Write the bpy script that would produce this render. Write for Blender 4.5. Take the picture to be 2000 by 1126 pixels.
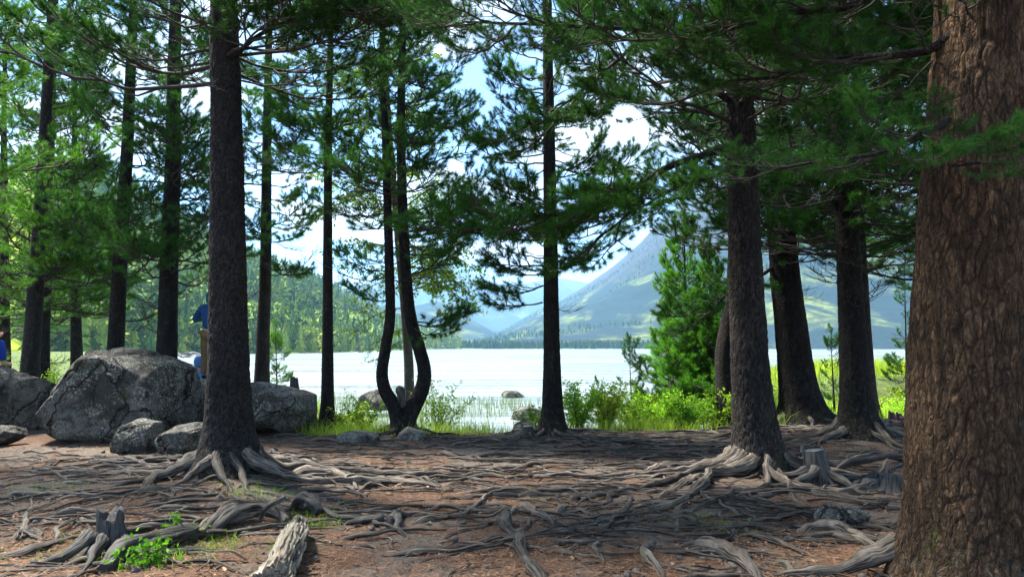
import bpy, math, random
import numpy as np
from mathutils import Matrix, Vector

for _o in list(bpy.data.objects):
    bpy.data.objects.remove(_o, do_unlink=True)
scene = bpy.context.scene
col = scene.collection
rng = np.random.default_rng(7)
random.seed(7)

# ------------------------------------------------------------------ camera, sky, sun, exposure
F = 1400.0                       # focal length in pixels of the 2000 px wide photograph
CAM_H = 1.5
PITCH = math.atan((677 - 563) / F)
cam_data = bpy.data.cameras.new('camera')
cam_data.sensor_width = 36.0
cam_data.lens = 36.0 * F / 2000.0
cam_data.clip_start = 0.05
cam_data.clip_end = 40000.0
cam = bpy.data.objects.new('camera', cam_data)
cam.location = (0, 0, CAM_H)
cam.rotation_euler = (math.pi / 2 + PITCH, 0, 0)
col.objects.link(cam)
scene.camera = cam

SUN_EL = math.radians(57)
SUN_AZ = math.radians(-60)       # compass angle from +Y, negative = towards -X (left)
sun_dir = Vector((math.sin(SUN_AZ) * math.cos(SUN_EL), math.cos(SUN_AZ) * math.cos(SUN_EL), math.sin(SUN_EL)))
sun_data = bpy.data.lights.new('sun', 'SUN')
sun_data.energy = 5.0
sun_data.angle = math.radians(9.0)
sun_data.color = (1.0, 0.95, 0.86)
sun = bpy.data.objects.new('sun', sun_data)
sun.rotation_euler = sun_dir.to_track_quat('Z', 'Y').to_euler()
sun.location = (0, 0, 60)
col.objects.link(sun)

world = bpy.data.worlds.new('World')
scene.world = world
world.use_nodes = True
wn = world.node_tree
wn.nodes.clear()
def N(t, kind, **kw):
    n = t.nodes.new(kind)
    for k, v in kw.items():
        setattr(n, k, v)
    return n
w_out = N(wn, 'ShaderNodeOutputWorld')
w_bg = N(wn, 'ShaderNodeBackground')
w_bg.inputs['Strength'].default_value = 0.09
w_sky = N(wn, 'ShaderNodeTexSky', sky_type='NISHITA', sun_disc=False)
w_sky.sun_elevation = SUN_EL
w_sky.sun_rotation = SUN_AZ
w_sky.altitude = 3000
w_sky.air_density = 1.0
w_sky.dust_density = 0.2
w_sky.ozone_density = 4.0
# clouds: noise over a flat cloud layer (direction / height), the same all round
w_tc = N(wn, 'ShaderNodeTexCoord')
w_sep = N(wn, 'ShaderNodeSeparateXYZ')
wn.links.new(w_tc.outputs['Generated'], w_sep.inputs[0])
w_add = N(wn, 'ShaderNodeMath', operation='MAXIMUM')
w_add.inputs[1].default_value = 0.0
wn.links.new(w_sep.outputs['Z'], w_add.inputs[0])
w_add2 = N(wn, 'ShaderNodeMath', operation='ADD')
w_add2.inputs[1].default_value = 0.10
wn.links.new(w_add.outputs[0], w_add2.inputs[0])
w_div = N(wn, 'ShaderNodeVectorMath', operation='DIVIDE')
w_cmb = N(wn, 'ShaderNodeCombineXYZ')
for i in range(3):
    wn.links.new(w_add2.outputs[0], w_cmb.inputs[i])
wn.links.new(w_tc.outputs['Generated'], w_div.inputs[0])
wn.links.new(w_cmb.outputs[0], w_div.inputs[1])
w_map = N(wn, 'ShaderNodeMapping')
w_map.inputs['Location'].default_value = (0.3, 2.7, 0.0)
w_map.inputs['Scale'].default_value = (1.0, 1.0, 0.0)
wn.links.new(w_div.outputs[0], w_map.inputs['Vector'])
w_noise = N(wn, 'ShaderNodeTexNoise')
w_noise.inputs['Scale'].default_value = 1.1
w_noise.inputs['Detail'].default_value = 7.0
w_noise.inputs['Roughness'].default_value = 0.55
wn.links.new(w_map.outputs[0], w_noise.inputs['Vector'])
w_ramp = N(wn, 'ShaderNodeMapRange', interpolation_type='SMOOTHSTEP')
w_ramp.inputs['From Min'].default_value = 0.46
w_ramp.inputs['From Max'].default_value = 0.58
wn.links.new(w_noise.outputs['Fac'], w_ramp.inputs['Value'])
# cloud brightness varies a little
w_n2 = N(wn, 'ShaderNodeTexNoise')
w_n2.inputs['Scale'].default_value = 2.0
w_n2.inputs['Detail'].default_value = 6.0
wn.links.new(w_map.outputs[0], w_n2.inputs['Vector'])
w_cr = N(wn, 'ShaderNodeValToRGB')
w_cr.color_ramp.elements[0].position = 0.38
w_cr.color_ramp.elements[0].color = (2.6, 2.8, 3.2, 1)
w_cr.color_ramp.elements[1].position = 0.60
w_cr.color_ramp.elements[1].color = (5.4, 5.4, 5.5, 1)
wn.links.new(w_n2.outputs['Fac'], w_cr.inputs['Fac'])
w_mix = N(wn, 'ShaderNodeMix', data_type='RGBA')
wn.links.new(w_ramp.outputs['Result'], w_mix.inputs['Factor'])
wn.links.new(w_sky.outputs[0], w_mix.inputs[6])
wn.links.new(w_cr.outputs[0], w_mix.inputs[7])
wn.links.new(w_mix.outputs[2], w_bg.inputs['Color'])
wn.links.new(w_bg.outputs[0], w_out.inputs['Surface'])

vs = scene.view_settings
scene.display_settings.display_device = 'sRGB'
vs.view_transform = 'Standard'
vs.look = 'None'
vs.gamma = 1.0
vs.use_curve_mapping = False
vs.exposure = 2.25
scene.render.engine = 'CYCLES'
cy = scene.cycles
cy.max_bounces = 4
cy.diffuse_bounces = 2
cy.glossy_bounces = 2
cy.transmission_bounces = 3
cy.volume_bounces = 1
cy.transparent_max_bounces = 4
cy.use_adaptive_sampling = True
cy.adaptive_threshold = 0.015
cy.use_denoising = True
try:
    cy.denoiser = 'OPENIMAGEDENOISE'
except Exception:
    pass
cy.sample_clamp_indirect = 0.7
cy.caustics_reflective = False
cy.caustics_refractive = False
cy.sample_clamp_direct = 8.0

# ------------------------------------------------------------------ photo pixel -> place
_cp, _sp = math.cos(PITCH), math.sin(PITCH)
def ray(px, py):
    cx = (px - 1000.0) / F
    cz = (563.0 - py) / F
    return np.array([cx, _cp - cz * _sp, _sp + cz * _cp])
def P(px, py, Y):
    d = ray(px, py)
    t = Y / d[1]
    return np.array([0, 0, CAM_H]) + d * t
def G(px, py, z=0.0):
    d = ray(px, py)
    t = (z - CAM_H) / d[2]
    return np.array([0, 0, CAM_H]) + d * t

# ------------------------------------------------------------------ noise in numpy
def _h(ix, iy, iz, seed):
    with np.errstate(over='ignore'):
        n = (ix.astype(np.uint32) * np.uint32(374761393) + iy.astype(np.uint32) * np.uint32(668265263)
             + iz.astype(np.uint32) * np.uint32(2147483647) + np.uint32(seed * 1013 + 7) * np.uint32(1274126177))
        n = (n ^ (n >> np.uint32(13))) * np.uint32(1274126177)
        n = n ^ (n >> np.uint32(16))
        n = n * np.uint32(2246822519)
        n = n ^ (n >> np.uint32(15))
    return n.astype(np.float64) / 4294967295.0
def vnoise(p, seed=0):
    p = np.asarray(p, float)
    i = np.floor(p).astype(np.int64)
    f = p - i
    f = f * f * (3 - 2 * f)
    r = 0
    for dx in (0, 1):
        wx = f[:, 0] if dx else 1 - f[:, 0]
        for dy in (0, 1):
            wy = f[:, 1] if dy else 1 - f[:, 1]
            for dz in (0, 1):
                wz = f[:, 2] if dz else 1 - f[:, 2]
                r = r + wx * wy * wz * _h(i[:, 0] + dx, i[:, 1] + dy, i[:, 2] + dz, seed)
    return r * 2 - 1
def fbm(p, seed=0, octaves=4, gain=0.5):
    p = np.asarray(p, float)
    s, a, tot = 0, 1.0, 0
    for o in range(octaves):
        s = s + a * vnoise(p * (2.0 ** o) + 17.3 * o, seed + o)
        tot += a
        a *= gain
    return s / tot
def worley(p, seed=0):
    p = np.asarray(p, float)
    i = np.floor(p).astype(np.int64)
    f1 = np.full(len(p), 9.0); f2 = np.full(len(p), 9.0); idv = np.zeros(len(p))
    for dx in (-1, 0, 1):
        for dy in (-1, 0, 1):
            for dz in (-1, 0, 1):
                c = i + np.array([dx, dy, dz])
                j = np.stack([_h(c[:, 0], c[:, 1], c[:, 2], seed + k) for k in range(3)], 1)
                d = np.linalg.norm(c + j - p, axis=1)
                h = _h(c[:, 0], c[:, 1], c[:, 2], seed + 9)
                near = d < f1
                f2 = np.where(near, f1, np.minimum(f2, d))
                idv = np.where(near, h, idv)
                f1 = np.where(near, d, f1)
    return f1, f2, idv
_TAB = np.random.default_rng(99).uniform(-1, 1, 8192)
def n1(x, seed=0):
    x = np.atleast_1d(np.asarray(x, float))
    i = np.floor(x).astype(np.int64); f = x - i
    f = f * f * (3 - 2 * f)
    o = seed * 131
    return _TAB[(i + o) % 8192] * (1 - f) + _TAB[(i + 1 + o) % 8192] * f
def sstep(a, b, x):
    t = np.clip((np.asarray(x, float) - a) / (b - a), 0, 1)
    return t * t * (3 - 2 * t)

# ------------------------------------------------------------------ meshes
def make_mesh(name, V, polys, mats, uv=None, mat_idx=None, smooth=True, attr=None):
    """polys: list of int arrays (n,3) or (n,4); uv: per vertex; mat_idx: per polygon"""
    me = bpy.data.meshes.new(name)
    V = np.asarray(V, np.float32)
    polys = [np.asarray(p, np.int32) for p in polys if len(p)]
    loops = np.concatenate([p.ravel() for p in polys])
    starts, off = [], 0
    for p in polys:
        k = p.shape[1]
        starts.append(off + np.arange(len(p)) * k)
        off += p.size
    starts = np.concatenate(starts).astype(np.int32)
    me.vertices.add(len(V)); me.vertices.foreach_set('co', V.ravel())
    me.loops.add(len(loops)); me.loops.foreach_set('vertex_index', loops)
    me.polygons.add(len(starts)); me.polygons.foreach_set('loop_start', starts)
    for m in (mats if isinstance(mats, (list, tuple)) else [mats]):
        me.materials.append(m)
    if mat_idx is not None:
        me.polygons.foreach_set('material_index', np.asarray(mat_idx, np.int32))
    me.polygons.foreach_set('use_smooth', np.full(len(starts), bool(smooth)))
    if uv is not None:
        l = me.uv_layers.new(name='UVMap')
        l.data.foreach_set('uv', np.asarray(uv, np.float32)[loops].ravel())
    if attr is not None:
        for k, a in attr.items():
            at = me.attributes.new(k, 'FLOAT', 'POINT')
            at.data.foreach_set('value', np.asarray(a, np.float32))
    me.update(calc_edges=True)
    return me

class Mesh:
    """collects pieces of one part"""
    def __init__(s):
        s.V, s.UV, s.Q, s.T, s.mq, s.mt, s.n = [], [], [], [], [], [], 0
    def add(s, V, quads=None, tris=None, uv=None, mat=0):
        V = np.asarray(V, float)
        s.V.append(V)
        s.UV.append(np.zeros((len(V), 2)) if uv is None else uv)
        if quads is not None and len(quads):
            s.Q.append(np.asarray(quads) + s.n); s.mq.append(np.full(len(quads), mat))
        if tris is not None and len(tris):
            s.T.append(np.asarray(tris) + s.n); s.mt.append(np.full(len(tris), mat))
        s.n += len(V)
    def tube(s, pts, rad, n=8, mat=0, cap=True, disp=None):
        V, Q, T, UV = tube(pts, rad, n, cap, disp)
        s.add(V, Q, T, UV, mat)
    def build(s, name, mats, smooth=True, offset=None):
        V = np.concatenate(s.V)
        if offset is not None:
            V = V - np.asarray(offset)
        polys, mi = [], []
        if s.Q: polys.append(np.concatenate(s.Q)); mi.append(np.concatenate(s.mq))
        if s.T: polys.append(np.concatenate(s.T)); mi.append(np.concatenate(s.mt))
        return make_mesh(name, V, polys, mats, np.concatenate(s.UV), np.concatenate(mi), smooth)
    def arrays(s):
        return (np.concatenate(s.V), np.concatenate(s.Q) if s.Q else np.zeros((0, 4), int),
                np.concatenate(s.T) if s.T else np.zeros((0, 3), int),
                np.concatenate(s.mq) if s.mq else np.zeros(0, int), np.concatenate(s.mt) if s.mt else np.zeros(0, int),
                np.concatenate(s.UV))

def frames(pts):
    pts = np.asarray(pts, float)
    t = np.gradient(pts, axis=0)
    t /= np.maximum(np.linalg.norm(t, axis=1, keepdims=True), 1e-9)
    ref = np.array([0, 0, 1.0]) if abs(t[0, 2]) < 0.9 else np.array([0, 1.0, 0])
    u = np.zeros_like(pts)
    a = ref - t[0] * ref.dot(t[0]); a /= np.linalg.norm(a)
    u[0] = a
    for k in range(1, len(pts)):
        a = a - t[k] * a.dot(t[k])
        a /= max(np.linalg.norm(a), 1e-9)
        u[k] = a
    return t, u, np.cross(t, u)
def tube(pts, rad, n=8, cap=True, disp=None):
    pts = np.asarray(pts, float)
    rad = np.broadcast_to(np.asarray(rad, float), (len(pts),))
    t, u, v = frames(pts)
    th = np.linspace(0, 2 * np.pi, n, endpoint=False)
    c, s_ = np.cos(th), np.sin(th)
    dirs = u[:, None, :] * c[None, :, None] + v[:, None, :] * s_[None, :, None]
    R = np.broadcast_to(rad[:, None], (len(pts), n))
    if disp is not None:
        R = R * disp(th, np.arange(len(pts)))
    V = (pts[:, None, :] + dirs * R[..., None]).reshape(-1, 3)
    ln = np.concatenate([[0], np.cumsum(np.linalg.norm(np.diff(pts, axis=0), axis=1))])
    uv = np.stack(np.broadcast_arrays((np.abs(th / np.pi - 1))[None, :] * np.pi * np.mean(rad), ln[:, None]), -1).reshape(-1, 2)
    m = len(pts)
    a = (np.arange(m - 1)[:, None] * n + np.arange(n)[None, :])
    b = (np.arange(m - 1)[:, None] * n + (np.arange(n)[None, :] + 1) % n)
    Q = np.stack([a, b, b + n, a + n], -1).reshape(-1, 4)
    T = np.zeros((0, 3), int)
    if cap:
        V = np.concatenate([V, pts[:1], pts[-1:]])
        uv = np.concatenate([uv, [[0, 0]], [[0, ln[-1]]]])
        i0 = m * n
        k = np.arange(n)
        T = np.concatenate([np.stack([np.full(n, i0), (k + 1) % n, k], 1),
                            np.stack([np.full(n, i0 + 1), (m - 1) * n + k, (m - 1) * n + (k + 1) % n], 1)])
    return V, Q, T, uv
def spline(pts, n):
    """Catmull-Rom through pts, n samples, roughly even"""
    pts = np.asarray(pts, float)
    if len(pts) < 3:
        return pts[0] + (pts[-1] - pts[0]) * np.linspace(0, 1, n)[:, None]
    p = np.concatenate([[2 * pts[0] - pts[1]], pts, [2 * pts[-1] - pts[-2]]])
    d = np.concatenate([[0], np.cumsum(np.linalg.norm(np.diff(pts, axis=0), axis=1))])
    x = np.linspace(0, d[-1], n)
    k = np.clip(np.searchsorted(d, x, side='right') - 1, 0, len(pts) - 2)
    t = ((x - d[k]) / np.maximum(d[k + 1] - d[k], 1e-9))[:, None]
    p0, p1, p2, p3 = p[k], p[k + 1], p[k + 2], p[k + 3]
    return 0.5 * ((2 * p1) + (-p0 + p2) * t + (2 * p0 - 5 * p1 + 4 * p2 - p3) * t ** 2 + (-p0 + 3 * p1 - 3 * p2 + p3) * t ** 3)

def link(name, me, parent=None, M=None):
    o = bpy.data.objects.new(name, me)
    col.objects.link(o)
    if parent is not None:
        o.parent = parent
    if M is not None:
        o.matrix_basis = M
    return o
def tag(o, label=None, cat=None, group=None, kind=None):
    if label: o['label'] = label
    if cat: o['category'] = cat
    if group: o['group'] = group
    if kind: o['kind'] = kind
    return o
def empty(name, loc, label, cat, group=None):
    e = bpy.data.objects.new(name, None)
    e.empty_display_size = 0.2
    e.location = [float(c) for c in loc]
    col.objects.link(e)
    return tag(e, label, cat, group)

# ------------------------------------------------------------------ materials
def new_mat(name):
    m = bpy.data.materials.new(name)
    m.use_nodes = True
    t = m.node_tree
    b = t.nodes['Principled BSDF']
    return m, t, b
def ramp(t, fac, stops, interp='LINEAR'):
    r = N(t, 'ShaderNodeValToRGB')
    r.color_ramp.interpolation = interp
    e = r.color_ramp.elements
    while len(e) < len(stops):
        e.new(0.5)
    for k, (p, c) in enumerate(stops):
        e[k].position = p
        e[k].color = (*c, 1) if len(c) == 3 else c
    t.links.new(fac, r.inputs['Fac'])
    return r.outputs['Color']
def noise(t, scale, detail=6, rough=0.6, vec=None, dist=0.0):
    n = N(t, 'ShaderNodeTexNoise')
    n.inputs['Scale'].default_value = scale
    n.inputs['Detail'].default_value = detail
    n.inputs['Roughness'].default_value = rough
    n.inputs['Distortion'].default_value = dist
    if vec is not None:
        t.links.new(vec, n.inputs['Vector'])
    return n.outputs['Fac']
def coords(t, which='Object', scale=(1, 1, 1), rot=(0, 0, 0)):
    c = N(t, 'ShaderNodeTexCoord')
    m = N(t, 'ShaderNodeMapping')
    m.inputs['Scale'].default_value = scale
    m.inputs['Rotation'].default_value = rot
    t.links.new(c.outputs[which], m.inputs['Vector'])
    return m.outputs[0]
def world_pos(t, scale=(1, 1, 1)):
    g = N(t, 'ShaderNodeNewGeometry')
    m = N(t, 'ShaderNodeMapping')
    m.inputs['Scale'].default_value = scale
    t.links.new(g.outputs['Position'], m.inputs['Vector'])
    return m.outputs[0]
def mixc(t, fac, a, b, mode='MIX'):
    m = N(t, 'ShaderNodeMix', data_type='RGBA', blend_type=mode)
    for sock, v in ((m.inputs[0], fac), (m.inputs[6], a), (m.inputs[7], b)):
        if isinstance(v, (int, float)): sock.default_value = v
        elif isinstance(v, tuple): sock.default_value = (*v, 1)
        else: t.links.new(v, sock)
    return m.outputs[2]
def rng_map(t, v, a, b, c=0.0, d=1.0):
    m = N(t, 'ShaderNodeMapRange', interpolation_type='SMOOTHSTEP')
    for k, x in zip(('From Min', 'From Max', 'To Min', 'To Max'), (a, b, c, d)):
        m.inputs[k].default_value = x
    t.links.new(v, m.inputs['Value'])
    return m.outputs[0]
def math_(t, op, a, b=None):
    m = N(t, 'ShaderNodeMath', operation=op)
    for k, v in enumerate((a, b)):
        if v is None: continue
        if isinstance(v, (int, float)): m.inputs[k].default_value = v
        else: t.links.new(v, m.inputs[k])
    return m.outputs[0]
def bump(t, b, height, strength=0.5, dist=0.02):
    n = N(t, 'ShaderNodeBump')
    n.inputs['Strength'].default_value = strength
    n.inputs['Distance'].default_value = dist
    t.links.new(height, n.inputs['Height'])
    t.links.new(n.outputs[0], b.inputs['Normal'])
def voro(t, scale, vec, feature='F1', out='Distance', rand=1.0):
    v = N(t, 'ShaderNodeTexVoronoi', feature=feature)
    v.inputs['Scale'].default_value = scale
    v.inputs['Randomness'].default_value = rand
    t.links.new(vec, v.inputs['Vector'])
    return v.outputs[out]
def plain(name, c, rough=0.8, var=0.25, scale=8.0, spec=0.2):
    m, t, b = new_mat(name)
    v = coords(t)
    n = noise(t, scale, 5, 0.6, v)
    t.links.new(ramp(t, n, [(0.25, tuple(x * (1 - var) for x in c)), (0.75, tuple(min(1, x * (1 + var)) for x in c))]), b.inputs['Base Color'])
    b.inputs['Roughness'].default_value = rough
    b.inputs['Specular IOR Level'].default_value = spec
    bump(t, b, n, 0.2, 0.01)
    return m

def bark_mat(name, dark, mid, light, scale=26.0, stretch=0.42, lichen=0.5, strength=0.9, crackiness=0.6):
    m, t, b = new_mat(name)
    v = world_pos(t, (1, 1, stretch))
    wn_ = N(t, 'ShaderNodeTexNoise')
    wn_.inputs['Scale'].default_value = 14
    wn_.inputs['Detail'].default_value = 4
    t.links.new(v, wn_.inputs['Vector'])
    sc = N(t, 'ShaderNodeVectorMath', operation='SCALE')
    sc.inputs['Scale'].default_value = 0.11
    t.links.new(wn_.outputs['Color'], sc.inputs[0])
    vv = N(t, 'ShaderNodeVectorMath', operation='ADD')
    t.links.new(v, vv.inputs[0]); t.links.new(sc.outputs[0], vv.inputs[1])
    edge = voro(t, scale, vv.outputs[0], 'DISTANCE_TO_EDGE')
    cell = voro(t, scale, vv.outputs[0], 'F1', 'Color')
    crack = rng_map(t, edge, 0.0, 0.3)
    fine = noise(t, 55, 7, 0.75, v)
    flake = noise(t, 24, 8, 0.72, v, 0.8)
    big = noise(t, 1.7, 5, 0.6, world_pos(t))
    furrow = noise(t, 11, 5, 0.7, world_pos(t, (1, 1, stretch * 0.35)), 0.3)
    c1 = ramp(t, math_(t, 'ADD', math_(t, 'MULTIPLY', flake, 0.75), math_(t, 'MULTIPLY', cell, 0.25)), [(0.3, dark), (0.5, mid), (0.72, light)])
    c1 = mixc(t, rng_map(t, fine, 0.3, 0.62), mixc(t, 1.0, c1, (0.45, 0.43, 0.42), 'MULTIPLY'), c1)
    c2 = mixc(t, rng_map(t, big, 0.35, 0.7), mixc(t, 1.0, c1, (0.62, 0.62, 0.64), 'MULTIPLY'), c1)
    c2 = mixc(t, rng_map(t, furrow, 0.52, 0.36), c2, dark)
    at = N(t, 'ShaderNodeAttribute', attribute_name='foot')
    ln = noise(t, 26, 7, 0.75, world_pos(t))
    lf = math_(t, 'MULTIPLY', rng_map(t, math_(t, 'ADD', ln, math_(t, 'MULTIPLY', at.outputs['Fac'], 0.14)), 0.62, 0.72), lichen)
    c3 = mixc(t, lf, c2, (0.2, 0.22, 0.18))
    mf = math_(t, 'MULTIPLY', rng_map(t, math_(t, 'ADD', noise(t, 5, 6, 0.65, world_pos(t)), math_(t, 'MULTIPLY', at.outputs['Fac'], 0.13)), 0.62, 0.74), 0.7)
    c3 = mixc(t, mf, c3, (0.065, 0.07, 0.02))
    ck = math_(t, 'ADD', math_(t, 'MULTIPLY', crack, crackiness), 1 - crackiness)
    c4 = mixc(t, ck, tuple(x * 0.4 for x in dark), c3)
    cl = N(t, 'ShaderNodeAttribute', attribute_name='cleft')
    c4 = mixc(t, math_(t, 'MULTIPLY', cl.outputs['Fac'], 0.85), c4, tuple(x * 0.3 for x in dark))
    pl_ = N(t, 'ShaderNodeAttribute', attribute_name='plate')
    c4 = mixc(t, math_(t, 'MULTIPLY', pl_.outputs['Fac'], 0.6), c4, mixc(t, 1.0, c4, (1.9, 1.8, 1.7), 'MULTIPLY'))
    t.links.new(c4, b.inputs['Base Color'])
    b.inputs['Roughness'].default_value = 0.9
    b.inputs['Specular IOR Level'].default_value = 0.15
    hgt_ = math_(t, 'ADD', math_(t, 'MULTIPLY', crack, 0.6), math_(t, 'ADD', math_(t, 'MULTIPLY', fine, 0.5), math_(t, 'MULTIPLY', flake, 1.0)))
    bump(t, b, hgt_, strength, 0.02)
    return m
M_BARK = bark_mat('bark_grey_brown', (0.026, 0.022, 0.019), (0.062, 0.052, 0.045), (0.115, 0.1, 0.088))
M_BARK_RIDGED = bark_mat('bark_banded', (0.026, 0.023, 0.021), (0.07, 0.06, 0.054), (0.125, 0.112, 0.1), 26, 1.9, 0.6)
M_BARK_BROWN = bark_mat('bark_warm_brown', (0.048, 0.029, 0.017), (0.155, 0.092, 0.05), (0.34, 0.205, 0.108), 34, 0.4, 0.35, 1.0, 0.5)
M_BARK_DARK = bark_mat('bark_dark', (0.016, 0.013, 0.011), (0.038, 0.031, 0.027), (0.07, 0.06, 0.052), 26, 0.5, 0.35)
M_BARK_PALE = bark_mat('bark_birch', (0.12, 0.1, 0.085), (0.25, 0.22, 0.19), (0.42, 0.39, 0.35), 9, 3.0, 0.2, 0.5)

def wood_mat(name, a, b_, c, moss=0.35):
    m, t, b = new_mat(name)
    uv = coords(t, 'UV', (75, 4, 1))
    st = noise(t, 1.0, 7, 0.65, uv)
    w = world_pos(t)
    lump = noise(t, 9, 5, 0.6, w)
    c1 = ramp(t, st, [(0.28, a), (0.5, b_), (0.75, c)])
    c1 = mixc(t, rng_map(t, lump, 0.35, 0.7), mixc(t, 0.5, c1, a), c1)
    ml = rng_map(t, noise(t, 1.1, 5, 0.65, w), 0.56, 0.7, 0.0, moss)
    c1 = mixc(t, ml, c1, (0.075, 0.08, 0.022))
    lich = rng_map(t, noise(t, 30, 5, 0.7, w), 0.62, 0.74, 0.0, 0.35)
    c1 = mixc(t, lich, c1, (0.22, 0.22, 0.19))
    ckn = rng_map(t, noise(t, 1.0, 4, 0.6, coords(t, 'UV', (38, 2.2, 1))), 0.40, 0.47)
    c1 = mixc(t, ckn, tuple(x * .45 for x in a), c1)
    oi = N(t, 'ShaderNodeObjectInfo')
    vm = N(t, 'ShaderNodeVectorMath', operation='SCALE')
    t.links.new(c1, vm.inputs[0]); t.links.new(math_(t, 'ADD', math_(t, 'MULTIPLY', oi.outputs['Random'], 0.75), 0.55), vm.inputs['Scale'])
    c1 = vm.outputs[0]
    t.links.new(c1, b.inputs['Base Color'])
    b.inputs['Roughness'].default_value = 0.78
    b.inputs['Specular IOR Level'].default_value = 0.3
    bump(t, b, math_(t, 'ADD', math_(t, 'ADD', st, math_(t, 'MULTIPLY', ckn, 0.5)), math_(t, 'MULTIPLY', lump, 0.6)), 1.0, 0.016)
    return m
M_ROOT = wood_mat('weathered_root', (0.026, 0.02, 0.0155), (0.112, 0.09, 0.07), (0.31, 0.265, 0.215))
M_DRIFT = wood_mat('bleached_wood', (0.055, 0.045, 0.032), (0.2, 0.17, 0.125), (0.38, 0.345, 0.27), 0.35)
M_STUMP = wood_mat('mossy_stump', (0.03, 0.027, 0.024), (0.075, 0.068, 0.06), (0.16, 0.155, 0.14), 0.5)
M_CUT = plain('sawn_face', (0.3, 0.27, 0.23), 0.85, 0.3, 14)

def leaf_mat(name, lo, hi, transl=0.35, rough=0.5, use_obj_color=True):
    m = bpy.data.materials.new(name)
    m.use_nodes = True
    t = m.node_tree
    t.nodes.clear()
    out = N(t, 'ShaderNodeOutputMaterial')
    g = N(t, 'ShaderNodeNewGeometry')
    c = ramp(t, g.outputs['Random Per Island'], [(0.0, lo), (0.85, hi), (1.0, tuple(min(1, x * 1.25) for x in hi))])
    oi = N(t, 'ShaderNodeObjectInfo')
    if use_obj_color:
        c = mixc(t, 1.0, c, oi.outputs['Color'], 'MULTIPLY')
    br = math_(t, 'ADD', math_(t, 'MULTIPLY', oi.outputs['Random'], 0.5), 0.75)
    vm = N(t, 'ShaderNodeVectorMath', operation='SCALE')
    t.links.new(c, vm.inputs[0]); t.links.new(br, vm.inputs['Scale'])
    d = N(t, 'ShaderNodeBsdfPrincipled')
    d.inputs['Roughness'].default_value = rough
    d.inputs['Specular IOR Level'].default_value = 0.12
    t.links.new(vm.outputs[0], d.inputs['Base Color'])
    tr = N(t, 'ShaderNodeBsdfTranslucent')
    tc = mixc(t, 1.0, vm.outputs[0], (1.25, 1.3, 0.7), 'MULTIPLY')
    t.links.new(tc, tr.inputs['Color'])
    mx = N(t, 'ShaderNodeMixShader')
    mx.inputs[0].default_value = transl
    t.links.new(d.outputs[0], mx.inputs[1]); t.links.new(tr.outputs[0], mx.inputs[2])
    t.links.new(mx.outputs[0], out.inputs['Surface'])
    return m
M_NEEDLE = leaf_mat('pine_needles', (0.011, 0.047, 0.010), (0.042, 0.125, 0.019))
M_LEAF = leaf_mat('fresh_leaves', (0.08, 0.16, 0.018), (0.2, 0.32, 0.04), 0.45)
M_GRASS = leaf_mat('grass_blades', (0.12, 0.2, 0.02), (0.26, 0.37, 0.045), 0.45)
M_REED = leaf_mat('reed_blades', (0.09, 0.14, 0.05), (0.2, 0.27, 0.1), 0.3)
M_LITTER = leaf_mat('needle_litter', (0.1, 0.05, 0.028), (0.36, 0.2, 0.11), 0.0, 0.7)
M_FOREST = leaf_mat('hill_conifers', (0.03, 0.065, 0.022), (0.14, 0.2, 0.05), 0.2, 0.8)
M_TWIG = plain('twig_bark', (0.038, 0.032, 0.028), 0.9, 0.3, 20)

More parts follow.
